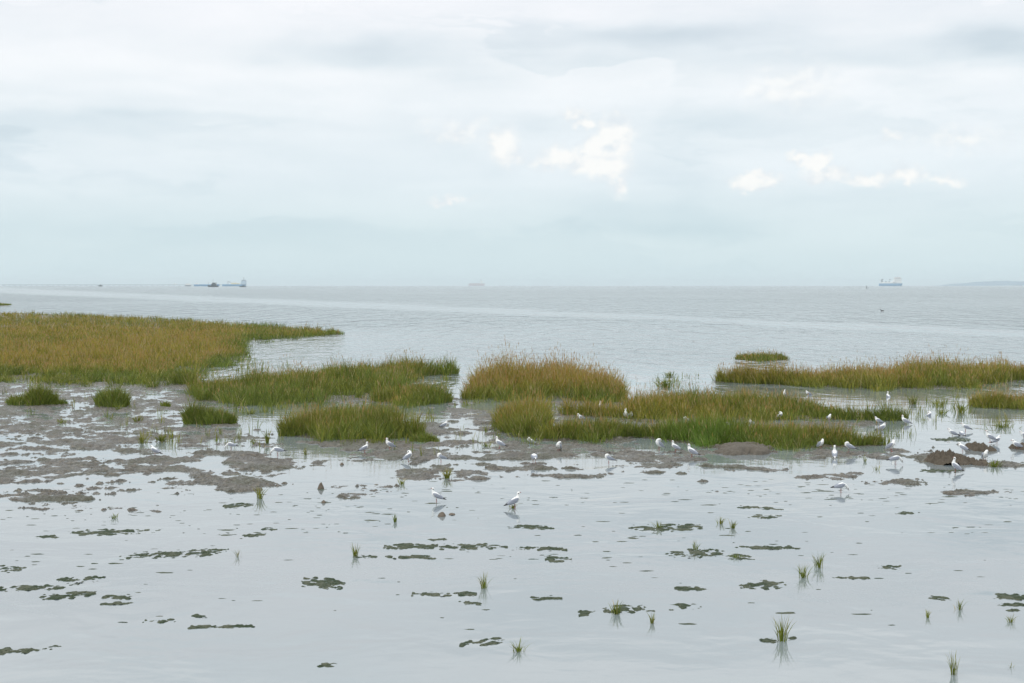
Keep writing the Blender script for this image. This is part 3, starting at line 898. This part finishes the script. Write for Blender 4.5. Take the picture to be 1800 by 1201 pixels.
# ------------------------------------------------------------------ mud clods and stones
clod_m = simple_mat('clod', (.080, .066, .050), .85, .5, 6.0, .02, .2)
hum_m = simple_mat('hummock', (.098, .085, .069), .8, .40, 5.0, .04, .25)
stone_m = simple_mat('stone', (.11, .09, .07), .8, .3, 12.0, .01, .3)


def lump(name, px, py, wp, hp, dep, mt, label, cat, seed, rough=.35, group=None, peak=0.0):
    """heap of mud: wp wide, hp high in pixels at its foot, dep metres deep"""
    x, y = at(px, py)
    s = y / FPX
    w, hgt_ = wp * s, hp * s
    y += dep / 2
    nx, ny = 150, 70
    gx_, gy_ = np.meshgrid(np.linspace(-1.1, 1.1, nx), np.linspace(-1.1, 1.1, ny))
    xx, yy = gx_ * w / 2, gy_ * dep / 2
    nz = fbm(xx * 3.5 + seed, yy * 3.5, 4, seed)
    n2_ = fbm(xx * 9 + seed, yy * 9, 4, seed + 9, .65)
    rr = np.sqrt(gx_ ** 2 + gy_ ** 2) + nz * 1.3
    prof = np.clip(1 - rr ** 2.0, -.3, 1)
    prof = np.sign(prof) * np.abs(prof) ** (.75 + peak)
    zz_ = hgt_ * (prof + (nz * 2.2 + n2_ * 3.2) * rough * np.clip(prof + .25, 0, 1))
    idx_ = np.arange(nx * ny).reshape(ny, nx)
    q = np.stack([idx_[:-1, :-1], idx_[:-1, 1:], idx_[1:, 1:], idx_[1:, :-1]], -1).reshape(-1, 4)
    q = q[zz_.ravel()[q].max(1) > -.02]
    us = np.unique(q)
    rm = np.full(nx * ny, -1, np.int64)
    rm[us] = np.arange(len(us))
    me_ = mesh_np(name, np.stack([xx.ravel(), yy.ravel(), zz_.ravel()], 1)[us], rm[q])
    return tag(link(name, me_, [mt], None, (x, y, 0)), label, cat, group)


lump('mud_hummock', 1318, 801, 104, 13, 1.7, hum_m, 'smooth brown mud hummock by the long bed with one gull on top', 'mud hummock', 3, .14)
lump('mud_clod', 1682, 818, 86, 16, 1.1, clod_m, 'largest rough brown clod, behind the upright gull at right', 'mud clod', 4, .5, 'rough mud clods at the right')
lump('mud_clod', 1734, 795, 44, 10, 1.0, clod_m, 'rough brown clod behind and right of the largest one', 'mud clod', 5, .5, 'rough mud clods at the right')
lump('mud_clod', 1732, 819, 34, 8, .5, clod_m, 'low dark clod under a gull beside a dark green tuft', 'mud clod', 6, .5, 'rough mud clods at the right')
lump('mud_clod', 1802, 791, 34, 8, .6, clod_m, 'low brown clod at the right edge in front of a gull', 'mud clod', 8, .5, 'rough mud clods at the right')
lump('stone', 563, 860, 11, 12, .14, stone_m, 'pointed brown stone at the left end of a mud strip', 'stone', 7, .2, None, .3)
lump('stone', 776, 909, 15, 6, .2, stone_m, 'small round stone in water below the wading gull', 'stone', 9, .3)
lump('stone', 794, 906, 10, 3, .14, stone_m, 'flat little stone right of the round one', 'stone', 10, .3)
lump('stone', 600, 818, 7, 4, .12, stone_m, 'small black stone in water in front of the two gulls', 'stone', 12, .3)
lump('stone', 568, 885, 9, 4, .12, stone_m, 'small reddish stone behind a narrow mud strip', 'stone', 13, .3)

# ------------------------------------------------------------------ gulls
g_white = simple_mat('gull_white', (.72, .72, .71), .6, .05, 30)
g_grey = simple_mat('gull_grey', (.25, .27, .32), .6, .10, 40)
g_black = simple_mat('gull_black', (.03, .03, .035), .5, .2, 40)
g_red = simple_mat('gull_red', (.24, .045, .03), .45, .2, 40)
GM = [g_white, g_grey, g_black, g_red]


def loft(bm, pts, k=14, mats=None):
    """closed tube through pts = (x, y, z, half width, half height); per-segment material"""
    P_ = [Vector(p_[:3]) for p_ in pts]
    rings = []
    side = Vector((0, 1, 0))
    for i, p_ in enumerate(pts):
        tg = (P_[min(i + 1, len(pts) - 1)] - P_[max(i - 1, 0)]).normalized()
        side = (side - tg * side.dot(tg)).normalized()
        up = side.cross(tg) * -1
        rings.append([bm.verts.new(P_[i] + side * (math.cos(2 * math.pi * j / k) * p_[3]) + up * (math.sin(2 * math.pi * j / k) * p_[4])) for j in range(k)])
    for i in range(len(rings) - 1):
        for j in range(k):
            f = bm.faces.new((rings[i][j], rings[i][(j + 1) % k], rings[i + 1][(j + 1) % k], rings[i + 1][j]))
            f.material_index = mats[i] if mats else 0
    for rg, mi in ((rings[0], mats[0] if mats else 0), (list(reversed(rings[-1])), mats[-1] if mats else 0)):
        f = bm.faces.new(rg)
        f.material_index = mi
    return rings


BODY = [(-.205, 0, .140, .022, .005), (-.165, 0, .150, .030, .013), (-.115, 0, .160, .042, .032), (-.06, 0, .172, .054, .050), (-.005, 0, .183, .060, .060), (.04, 0, .194, .058, .060)]
HEADS = {
    'stand': [(.078, 0, .214, .046, .050), (.098, 0, .245, .032, .036), (.107, 0, .272, .028, .030), (.114, 0, .298, .031, .032), (.128, 0, .310, .030, .028), (.146, 0, .307, .016, .015)],
    'alert': [(.072, 0, .222, .044, .048), (.084, 0, .262, .029, .032), (.088, 0, .300, .024, .026), (.094, 0, .330, .028, .029), (.108, 0, .343, .029, .027), (.126, 0, .341, .015, .014)],
    'hunch': [(.078, 0, .210, .050, .052), (.098, 0, .232, .040, .042), (.108, 0, .248, .036, .037), (.118, 0, .260, .033, .032), (.134, 0, .262, .028, .025), (.149, 0, .257, .015, .014)],
    'forage': [(.082, 0, .190, .046, .048), (.118, 0, .172, .032, .034), (.144, 0, .144, .026, .028), (.160, 0, .116, .029, .030), (.170, 0, .094, .027, .027), (.180, 0, .076, .014, .014)],
    'preen': [(.080, .004, .216, .045, .049), (.094, .014, .246, .033, .036), (.088, .030, .270, .029, .030), (.066, .045, .278, .031, .030), (.046, .055, .266, .028, .027), (.030, .058, .250, .014, .014)],
    'tuck': [(.078, 0, .208, .050, .052), (.086, .008, .236, .042, .040), (.070, .022, .256, .036, .034), (.046, .030, .258, .034, .031), (.024, .032, .248, .026, .024), (.008, .030, .238, .014, .013)],
}
TILT = {'stand': -16, 'alert': -26, 'hunch': -14, 'forage': -2, 'preen': -24, 'tuck': -12}   # body pitch, degrees


def make_gull(pose):
    bm = bmesh.new()
    hd = HEADS[pose]
    e, pe = Vector(hd[-1][:3]), Vector(hd[-2][:3])
    dv = (e - pe).normalized()
    b1, b2 = e + dv * .014, e + dv * .036
    pts = BODY + hd + [(b1.x, b1.y, b1.z, .0065, .007), (b2.x, b2.y, b2.z - .003, .0025, .003)]
    mats = [0] * (len(pts) - 1)
    mats[-1] = mats[-2] = 3
    loft(bm, pts, 14, mats)
    for s in (-1, 1):   # folded wings lying along the flanks and meeting over the tail
        w = [(.078, s * .042, .214, .008, .012), (.055, s * .056, .208, .011, .032), (.01, s * .060, .196, .012, .046), (-.05, s * .053, .184, .012, .046), (-.11, s * .040, .172, .010, .034),
             (-.165, s * .024, .163, .007, .022), (-.205, s * .014, .158, .005, .014), (-.25, s * .010, .152, .003, .006)]
        loft(bm, w, 12, [1, 1, 1, 1, 1, 2, 2])
    # saddle between the wings
    loft(bm, [(.05, 0, .236, .028, .012), (.0, 0, .226, .040, .014), (-.07, 0, .208, .036, .012), (-.13, 0, .184, .022, .008)], 10, [1, 1, 1])
    tip_up = Matrix.Translation((0, 0, .165)) @ Matrix.Rotation(R(TILT[pose]), 4, 'Y') @ Matrix.Translation((0, 0, -.165))
    bm.transform(tip_up)
    bmesh.ops.recalc_face_normals(bm, faces=bm.faces)
    src = bmesh.new()
    src.from_mesh(_bm_mesh(bm))
    tree = BVHTree.FromBMesh(src)
    src.faces.ensure_lookup_table()
    me_ = _bm_mesh(bm)
    bm.free()
    tmp = bpy.data.objects.new('gull_draft', me_)
    COL.objects.link(tmp)
    md = tmp.modifiers.new('r', 'REMESH')
    md.mode, md.voxel_size, md.use_smooth_shade = 'VOXEL', .0042, True
    sm_ = tmp.modifiers.new('s', 'SMOOTH')
    sm_.factor, sm_.iterations = .5, 3
    dg = bpy.context.evaluated_depsgraph_get()
    res = bpy.data.meshes.new_from_object(tmp.evaluated_get(dg))
    bpy.data.objects.remove(tmp)
    out_ = bmesh.new()
    out_.from_mesh(res)
    bpy.data.meshes.remove(res)
    head_c = tip_up @ (Vector(hd[3][:3]) * .45 + Vector(hd[4][:3]) * .55)
    fwd = (tip_up @ e - head_c).normalized()
    lat = fwd.cross(Vector((0, 0, 1))).normalized()
    for f in out_.faces:
        c_ = f.calc_center_median()
        _, _, fi, _ = tree.find_nearest(c_)
        f.material_index = src.faces[fi].material_index if fi is not None else 0
        f.smooth = True
        for s in (-1, 1):
            if (c_ - (head_c + lat * s * .028 + fwd * .008)).length < .008 or (c_ - (head_c + lat * s * .028 - fwd * .016)).length < .012:
                f.material_index = 2
    src.free()
    for s in (-1, 1):   # legs with ankle joint and webbed feet
        rg = loft(out_, [(-.008, s * .022, .150, .010, .010), (.004, s * .023, .112, .0055, .0055), (-.006, s * .024, .060, .0042, .0042), (-.002, s * .024, .008, .0042, .0042)], 6, [0, 3, 3])
        a_ = [out_.verts.new(q_) for q_ in ((-.012, s * .024, .004), (.042, s * .004, .003), (.050, s * .024, .003), (.046, s * .046, .003), (0, s * .024, .012))]
        for tri in ((0, 1, 4), (1, 2, 4), (2, 3, 4), (3, 0, 4), (0, 3, 2, 1)):
            f = out_.faces.new([a_[i] for i in tri])
            f.material_index = 3
    m2 = bpy.data.meshes.new('gull')
    for vt in out_.verts:      # sturdier, shorter-legged stance
        vt.co.z = vt.co.z - .018 * min(1.0, vt.co.z / .1)
        vt.co.y *= 1.10
    out_.to_mesh(m2)
    out_.free()
    for g_ in GM:
        m2.materials.append(g_)
    return m2


def _bm_mesh(bm):
    m_ = bpy.data.meshes.new('draft')
    bm.to_mesh(m_)
    return m_


GULLS = [  # px, py of feet, pose, heading (0 right, 90 away, 180 left, 270 towards us), sink m, label
    (272, 803, 'hunch', 160, 0, 'gull on a low mud bank at far left, tail to the right'),
    (406, 791, 'forage', 170, 0, 'leftmost bending gull, at a pool behind an oval mud bank'),
    (488, 801, 'forage', 175, 0, 'bowed gull pecking at mud left of the tall yellow green bed'),
    (641, 797, 'stand', 20, 0, 'gull facing right on mud in front of the tall yellow green bed'),
    (685, 791, 'stand', 195, 0, 'gull facing left beside the one in front of the tall bed'),
    (718, 812, 'preen', 20, 0, 'preening gull on a small mud spot, wing half lifted'),
    (775, 813, 'tuck', 200, 0, 'gull standing above its reflection behind the dense olive tuft'),
    (878, 791, 'stand', 165, 0, 'gull wading left at the end of the short tuft on mud'),
    (767, 883, 'stand', 175, 0, 'lone gull wading left in the open shallows'),
    (905, 894, 'stand', 15, 0, 'lone gull facing right on a short brown tuft'),
    (781, 751, 'hunch', 15, .05, 'gull sitting in the pool right of the twiggy plant'),
    (933, 779, 'tuck', 150, .09, 'gull resting low against the olive bed'),
    (982, 795, 'preen', 250, 0, 'gull preening its breast in shallow mud water, seen from the front'),
    (939, 816, 'forage', 100, 0, 'round white gull bent down with its back to us'),
    (1070, 815, 'tuck', 185, 0, 'gull with head drawn in and dark tail, body level, on mud'),
    (1055, 723, 'alert', 280, 0, 'upright gull among the grass in front of the tallest bed'),
    (1021, 738, 'hunch', 200, .06, 'gull half hidden by grass left of the upright one'),
    (1100, 735, 'alert', 250, .05, 'gull behind grass, left one of two close together'),
    (1108, 736, 'hunch', 290, .04, 'gull behind grass, right one of two close together'),
    (1207, 738, 'tuck', 170, .12, 'gull lying asleep between two grass beds'),
    (1158, 791, 'preen', 215, 0, 'gull bowing to preen, left end of a trio by the long bed'),
    (1187, 796, 'stand', 160, 0, 'middle gull of a trio by the long bed, facing left'),
    (1216, 804, 'stand', 155, 0, 'right gull of a trio by the long bed, facing left'),
    (1281, 779, 'preen', 60, 0, 'gull grooming on top of the smooth mud hummock'),
    (1371, 737, 'preen', 10, .03, 'preening gull at the foot of the reddish olive bed'),
    (1457, 745, 'preen', 280, 0, 'white gull preening in the gap between two beds'),
    (1544, 743, 'hunch', 175, .06, 'gull resting left at the right end of the reddish olive bed'),
    (1550, 756, 'hunch', 10, .06, 'gull in water just below the one resting at the bed end'),
    (1443, 789, 'preen', 300, 0, 'round white gull preening at the front edge of the long bed'),
    (1467, 805, 'alert', 80, .03, 'gull seen from behind, head up, near the end of the long bed'),
    (1492, 798, 'tuck', 165, 0, 'sleek gull with folded wings right of the one seen from behind'),
    (1478, 866, 'forage', 10, 0, 'gull on pink legs bending right in the open shallows'),
    (1380, 697, 'alert', 200, .06, 'gull showing only head and neck behind the reddish grass'),
    (1421, 694, 'hunch', 180, .07, 'gull in the water between grass beds, right of a hidden one'),
    (1321, 744, 'hunch', 220, .10, 'gull hidden in grass above the mud hummock'),
    (1561, 698, 'alert', 110, .09, 'gull floating alone in the channel before the long straight bed'),
    (1591, 746, 'stand', 165, .03, 'gull facing left with long reflection right of the bed end'),
    (1633, 731, 'preen', 10, .10, 'bathing gull by the low reeds'),
    (1697, 759, 'hunch', 175, 0, 'darker backed gull with black tail standing in calm water'),
    (1674, 766, 'hunch', 170, .05, 'gull behind the dark algae mat, left of its neighbour'),
    (1691, 767, 'forage', 100, .06, 'pale gull behind the dark algae mat, right of its neighbour'),
    (1692, 794, 'hunch', 140, .02, 'grey backed gull behind the largest clod'),
    (1740, 783, 'stand', 170, 0, 'gull on the clod behind the largest one, facing left'),
    (1787, 790, 'hunch', 165, .02, 'gull standing left of the clod at the right edge'),
    (1800, 770, 'hunch', 180, .05, 'gull cut off by the right edge'),
    (1731, 811, 'preen', 270, 0, 'gull preening on the low dark clod beside a green tuft'),
    (1679, 830, 'alert', 150, 0, 'tall upright gull on red legs in front of the largest clod'),
    (1567, 794, 'preen', 320, 0, 'gull preening with one wing raised behind a dark mud strip'),
    (1574, 817, 'forage', 10, 0, 'stooping gull with a mirror image below a dark mud strip'),
    (1752, 781, 'hunch', 20, .02, 'gull facing right behind the clod, half covered by its neighbour'),
]
gm_cache = {}
for k, (px, py, pose, hd, sink, lab) in enumerate(GULLS):
    if pose not in gm_cache:
        gm_cache[pose] = make_gull(pose)
    x, y = at(px, py)
    o = link('gull', gm_cache[pose], None, None)
    z = float(mud_height(np.array([x]), np.array([y]))[0])
    z = max(z, -.005)
    if lab.startswith('gull grooming on top'):
        z = .17
        y += .75
        x = (px - 900) / FPX * y
    if 'on the clod' in lab:
        z += .06
    o.location = (x, y, z - sink)
    o.rotation_euler = (0, 0, R(hd))
    s = random.uniform(.70, .84) * (1.03 if lab.startswith('lone gull facing') else 1.0)
    o.scale = (s, s, s)
    tag(o, lab, 'gull', 'gulls on the flat')

# a dark bird far out on the sea
bm = bmesh.new()
loft(bm, [(-.26, 0, .06, .02, .01), (-.18, 0, .06, .07, .04), (0, 0, .05, .11, .07), (.14, 0, .06, .09, .06), (.2, 0, .12, .04, .04), (.22, 0, .2, .03, .03), (.25, 0, .235, .035, .03), (.30, 0, .23, .012, .01), (.35, 0, .225, .004, .004)], 12)
bmesh.ops.recalc_face_normals(bm, faces=bm.faces)
for f in bm.faces:
    f.smooth = True
o = link('waterbird', _bm_mesh(bm), [simple_mat('dark_feather', (.03, .03, .03), .6)], None)
x, y = at(1551, 547)
o.location, o.rotation_euler = (x, y, 0), (0, 0, R(170))
tag(o, 'single dark bird floating on the open sea under the ferry', 'bird')

# ------------------------------------------------------------------ ships, pier, far shore
ship_blue = simple_mat('ship_blue', (.05, .24, .44), .5, .1, .05)
ship_white = simple_mat('ship_white', (.80, .80, .78), .5, .06, .05)
ship_red_hazed = simple_mat('ship_red_hazed', (.46, .36, .37), .55, .12, .05)  # hull red paled: fading by haze is put into the colour
ship_dark = simple_mat('ship_dark', (.018, .028, .035), .5, .2, .3)
ship_grey = simple_mat('ship_grey', (.22, .25, .27), .6, .1, .1)
ship_glass = simple_mat('ship_glass', (.03, .04, .05), .2, .1, .1)
ship_orange = simple_mat('ship_orange', (.55, .20, .10), .55, .1, .1)
buff = simple_mat('ship_buff', (.72, .62, .38), .6, .1, .1)


def hull(L, B, H, sheer=.15, bow=.18):
    """ship hull along +x with raked bow, transom stern and sheer"""
    bm = bmesh.new()
    secs = [(-.5, .80, .0), (-.46, .95, .0), (-.2, 1, 0), (.2, 1, 0), (.36, .82, .0), (.46, .42, .0), (.5, .06, .0)]
    rings = []
    for (fx, fb, _) in secs:
        zt = H * (1 + sheer * max(0, fx) * 2 + sheer * .3 * max(0, -fx))
        rk = bow * H * max(0, (fx - .2) / .3) if fx > .2 else 0
        xx = fx * L
        rings.append([bm.verts.new((xx - rk, -fb * B * .38, -H * .3)), bm.verts.new((xx, -fb * B * .5, zt * .4)), bm.verts.new((xx + rk * .6, -fb * B * .5, zt)),
                      bm.verts.new((xx + rk * .6, fb * B * .5, zt)), bm.verts.new((xx, fb * B * .5, zt * .4)), bm.verts.new((xx - rk, fb * B * .38, -H * .3))])
    for a_, b_ in zip(rings, rings[1:]):
        for j in range(6):
            bm.faces.new((a_[j], a_[(j + 1) % 6], b_[(j + 1) % 6], b_[j]))
    bm.faces.new(rings[0])
    bm.faces.new(list(reversed(rings[-1])))
    bmesh.ops.recalc_face_normals(bm, faces=bm.faces)
    return _bm_mesh(bm)


def boxes(lst, bev=.0):
    """one mesh of boxes (x0,x1,y0,y1,z0,z1[,top shrink])"""
    bm = bmesh.new()
    for b_ in lst:
        x0, x1, y0, y1, z0, z1 = b_[:6]
        s_ = b_[6] if len(b_) > 6 else 0
        vs_ = [bm.verts.new(q_) for q_ in ((x0, y0, z0), (x1, y0, z0), (x1, y1, z0), (x0, y1, z0), (x0 + s_, y0 + s_, z1), (x1 - s_, y0 + s_, z1), (x1 - s_, y1 - s_, z1), (x0 + s_, y1 - s_, z1))]
        for f in ((3, 2, 1, 0), (4, 5, 6, 7), (0, 1, 5, 4), (1, 2, 6, 5), (2, 3, 7, 6), (3, 0, 4, 7)):
            bm.faces.new([vs_[i] for i in f])
    return _bm_mesh(bm)


def tube(pts, rad, k=8):
    bm = bmesh.new()
    loft(bm, [(*p_, rad, rad) for p_ in pts], k)
    bmesh.ops.recalc_face_normals(bm, faces=bm.faces)
    return _bm_mesh(bm)


def ship(name, px, D, rz, label, cat, group=None):
    x = (px - 900) / FPX * D
    root_ = empty(name, (x, D, 0), rz)
    return tag(root_, label, cat, group)


def part(name, me_, mt, parent):
    return link(name, me_, [mt], parent)


# roll-on roll-off ferry at the right: bow to the right
s = ship('ferry', 1565, 8200, 0, 'blue and white ferry on the horizon at right', 'ferry')
part('hull', hull(131, 22, 15, .05, .4), ship_blue, s)
part('car_deck', boxes([(-62, 34, -10.5, 10.5, 15.1, 22)]), ship_white, s)
sp_ = part('superstructure', boxes([(12, 61, -10.5, 10.5, 17.6, 30), (18, 60, -10, 10, 30.1, 40), (24, 58, -11, 11, 40.1, 47)]), ship_white, s)
part('window_band', boxes([(17.8, 60.2, -10.2, 10.2, 33.2, 34.2), (23.8, 58.2, -11.2, 11.2, 42.5, 44.3)]), ship_glass, sp_)
part('roof_stripe', boxes([(23, 59, -11.4, 11.4, 47.1, 48.4)]), ship_orange, sp_)
part('funnel', boxes([(-57, -46, -6, 6, 21.1, 38, 1.2)]), ship_grey, s)
part('exhaust', boxes([(-50, -42, -2, 2, 38.1, 41)]), ship_dark, s)
part('mast', tube([(-6, 0, 17), (-6, 0, 38)], .8), ship_grey, s)
part('crane', boxes([(-10, 2, -2, 2, 35, 38.5)]), ship_grey, s)
part('mast', tube([(40, 0, 48.4), (40, 0, 58)], .6), ship_grey, s)
for k in range(5):
    part('trailer', boxes([(-40 + k * 9.5, -33 + k * 9.5, -5, 5, 21.1, 25 + (k % 2) * 2)]), ship_grey if k % 2 else ship_white, s)

# red cargo ship in the centre
s = ship('cargo_ship', 838, 13500, 0, 'faint red hulled cargo ship at the middle of the horizon', 'ship')
part('hull', hull(150, 24, 22, .08, .3), ship_red_hazed, s)
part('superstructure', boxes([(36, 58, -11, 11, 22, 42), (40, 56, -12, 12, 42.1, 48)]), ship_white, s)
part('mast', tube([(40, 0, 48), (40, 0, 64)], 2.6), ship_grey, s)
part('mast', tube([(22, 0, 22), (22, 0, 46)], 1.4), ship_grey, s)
part('hatch_covers', boxes([(-60 + k * 22, -42 + k * 22, -8, 8, 22, 26) for k in range(4)]), ship_red_hazed, s)

# tug, launch and pilot boat nearer the shore
s = ship('tug', 375, 3400, R(180), 'black tug with a tall mast left of the pier head', 'boat')
part('hull', hull(24.5, 8, 3.0, .5, .4), ship_dark, s)
wh = part('wheelhouse', boxes([(-8, 4, -3, 3, 3.0, 7.2, .3), (-5, 2, -2.6, 2.6, 7.25, 10.0, .3)]), ship_dark, s)
part('window_band', boxes([(-4.9, 1.9, -2.62, 2.62, 8.1, 9.2)]), ship_glass, wh)
part('funnel', tube([(-7, 0, 7), (-7, 0, 11)], .9), ship_dark, s)
part('mast', tube([(0, 0, 10), (0, 0, 19)], .28), ship_grey, s)
s = ship('launch', 427, 3250, R(180), 'small dark boat in front of the white ship house', 'boat')
part('hull', hull(15, 5, 1.5, .4, .4), ship_dark, s)
part('cabin', boxes([(-4, 1.5, -1.8, 1.8, 1.5, 3.2, .2)]), ship_dark, s)
part('mast', tube([(-1, 0, 3.2), (-1, 0, 6)], .12), ship_grey, s)
s = ship('pilot_boat', 177, 4700, R(180), 'lone dark boat off the middle of the pier', 'boat')
part('hull', hull(12.5, 5, 3.2, .4, .4), ship_dark, s)
part('cabin', boxes([(-3.5, 2, -1.8, 1.8, 3.2, 6.0, .3)]), ship_dark, s)
part('mast', tube([(-1, 0, 6), (-1, 0, 12)], .2), ship_grey, s)

# tankers lying at the pier
s = ship('tanker', 412, 6600, 0, 'blue tanker with a tall white house at the pier head', 'ship')
part('hull', hull(108, 17, 9, .05, .2), ship_blue, s)
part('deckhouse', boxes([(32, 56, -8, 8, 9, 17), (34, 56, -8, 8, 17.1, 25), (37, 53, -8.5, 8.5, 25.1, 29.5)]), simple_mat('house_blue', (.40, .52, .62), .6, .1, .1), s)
part('window_band', boxes([(36.8, 53.2, -8.7, 8.7, 26.6, 28.2)]), ship_glass, s)
part('mast', tube([(45, 0, 29.5), (45, 0, 42)], 1.2), ship_grey, s)
part('crane', tube([(-28, 0, 9), (-30, 0, 22), (-16, 0, 18)], 1.6), ship_grey, s)
part('cargo', boxes([(-14, 12, -5, 5, 9, 16), (13, 26, -5, 5, 9, 14)]), buff, s)
s = ship('barge', 364, 6300, 0, 'low blue barge moored left of the tanker', 'ship')
part('hull', hull(112, 14, 8, .12, .2), ship_blue, s)
part('deckhouse', boxes([(-50, -38, -5, 5, 8, 14)]), ship_white, s)
part('mast', tube([(8, 0, 8), (8, 0, 18)], .8), ship_grey, s)
s = ship('barge', 331, 6300, 0, 'short white barge moored near the middle of the pier', 'ship')
part('hull', hull(26, 10, 6, .1, .2), ship_grey, s)
part('deckhouse', boxes([(-10, 10, -4, 4, 6, 11.5)]), ship_white, s)
s = ship('white_tank', 308, 7600, 0, 'small white tank on the pier left of the short barge', 'tank')
part('shell', tube([(0, 0, 8.4), (0, 0, 15)], 5.0, 16), ship_white, s)
part('roof', tube([(0, 0, 15), (0, 0, 16.5)], 3.0, 16), ship_white, s)

# long pier on piles
pier_m = simple_mat('pier', (.36, .43, .46), .8, .2, .05)
D = 7600
x0, x1 = (-120 - 900) / FPX * D, (434 - 900) / FPX * D
s = empty('pier', ((x0 + x1) / 2, D, 0))
tag(s, 'long low pier on piles along the horizon at left', 'pier')
half = (x1 - x0) / 2
part('deck', boxes([(-half, half, -5, 5, 6.2, 8.3)]), pier_m, s)
part('handrail', boxes([(-half, half, -4.9, -4.6, 9.2, 9.6)] + [(-half + k * 24, -half + k * 24 + .5, -4.9, -4.6, 8.3, 9.2) for k in range(int(2 * half / 24))]), pier_m, s)
pm_ = boxes([(-1.4, 1.4, -4.5, -2.6, -2, 6.2), (-1.4, 1.4, 2.6, 4.5, -2, 6.2)])
npile = 58
for k in range(npile):
    o = part('pile', pm_ if k else pm_, pier_m, s) if k == 0 else link('pile', pm_, None, s)
    o.location = (-half + 6 + k * (2 * half - 12) / (npile - 1), 0, 0)
for k, fx in enumerate((-.62, -.33, .03, .55)):
    o = link('lamp_post', tube([(0, 0, 8.3), (0, 0, 17)], .5), [pier_m], s)
    o.location = (fx * half, 0, 0)

# navigation buoy
s = ship('buoy', 1523, 1750, 0, 'small dark buoy on the sea left of the ferry', 'buoy')
bm = bmesh.new()
loft(bm, [(0, 0, -.2, .75, .75), (0, 0, .45, .8, .8), (0, 0, .6, .5, .5)], 16)
bmesh.ops.recalc_face_normals(bm, faces=bm.faces)
part('float', _bm_mesh(bm), ship_dark, s)
part('tower', tube([(0, 0, .6), (0, 0, 2.6)], .28), ship_dark, s)
part('top_mark', tube([(0, 0, 2.6), (0, 0, 3.2)], .5), ship_dark, s)

# far headland, wooded, at the right; blue of the haze painted into its colour
D = 15500
xs = np.linspace((1676 - 900) / FPX * D, (2350 - 900) / FPX * D, 220)
ys = np.linspace(-900, 900, 26)
GX, GY = np.meshgrid(xs, ys)
tt = (GX - xs[0]) / (xs[-1] - xs[0])
pxx = 900 + GX * FPX / D
prof = np.interp(pxx, [1676, 1688, 1700, 1720, 1745, 1760, 1785, 1800, 1900, 2200, 2350], [-2, 10, 26, 34, 50, 52, 46, 46, 58, 40, -3])
GZ = prof * np.clip(1.1 - (GY / 900) ** 2, -.1, 1) + fbm(GX * .012, GY * .012, 4, 88) * 16 * (prof > 8)
ny, nx = GX.shape
idx = np.arange(nx * ny).reshape(ny, nx)
q = np.stack([idx[:-1, :-1], idx[:-1, 1:], idx[1:, 1:], idx[1:, :-1]], -1).reshape(-1, 4)
hill_hazed_m = simple_mat('hill_hazed', (.05, .13, .20), .9, .3, .01)
tag(link('headland', mesh_np('headland', np.stack([GX.ravel(), GY.ravel() + D, GZ.ravel()], 1), q), [hill_hazed_m]), kind='structure')

# ------------------------------------------------------------------ haze over the water
hz = bpy.data.materials.new('haze')
hz.use_nodes = True
t = NT(hz.node_tree)
out = t.n('ShaderNodeOutputMaterial')
pv = t.n('ShaderNodeVolumePrincipled')
pv.inputs['Color'].default_value = (.84, .945, 1.0, 1)
pv.inputs['Density'].default_value = 8.0e-5
t.t.links.new(pv.outputs[0], out.inputs['Volume'])
me = boxes([(-XW - 500, XW + 500, -900, YW + 400, -1.3, 76)])
tag(link('haze', me, [hz]), 'thin pale sea haze over the whole estuary', 'haze', None, 'stuff')
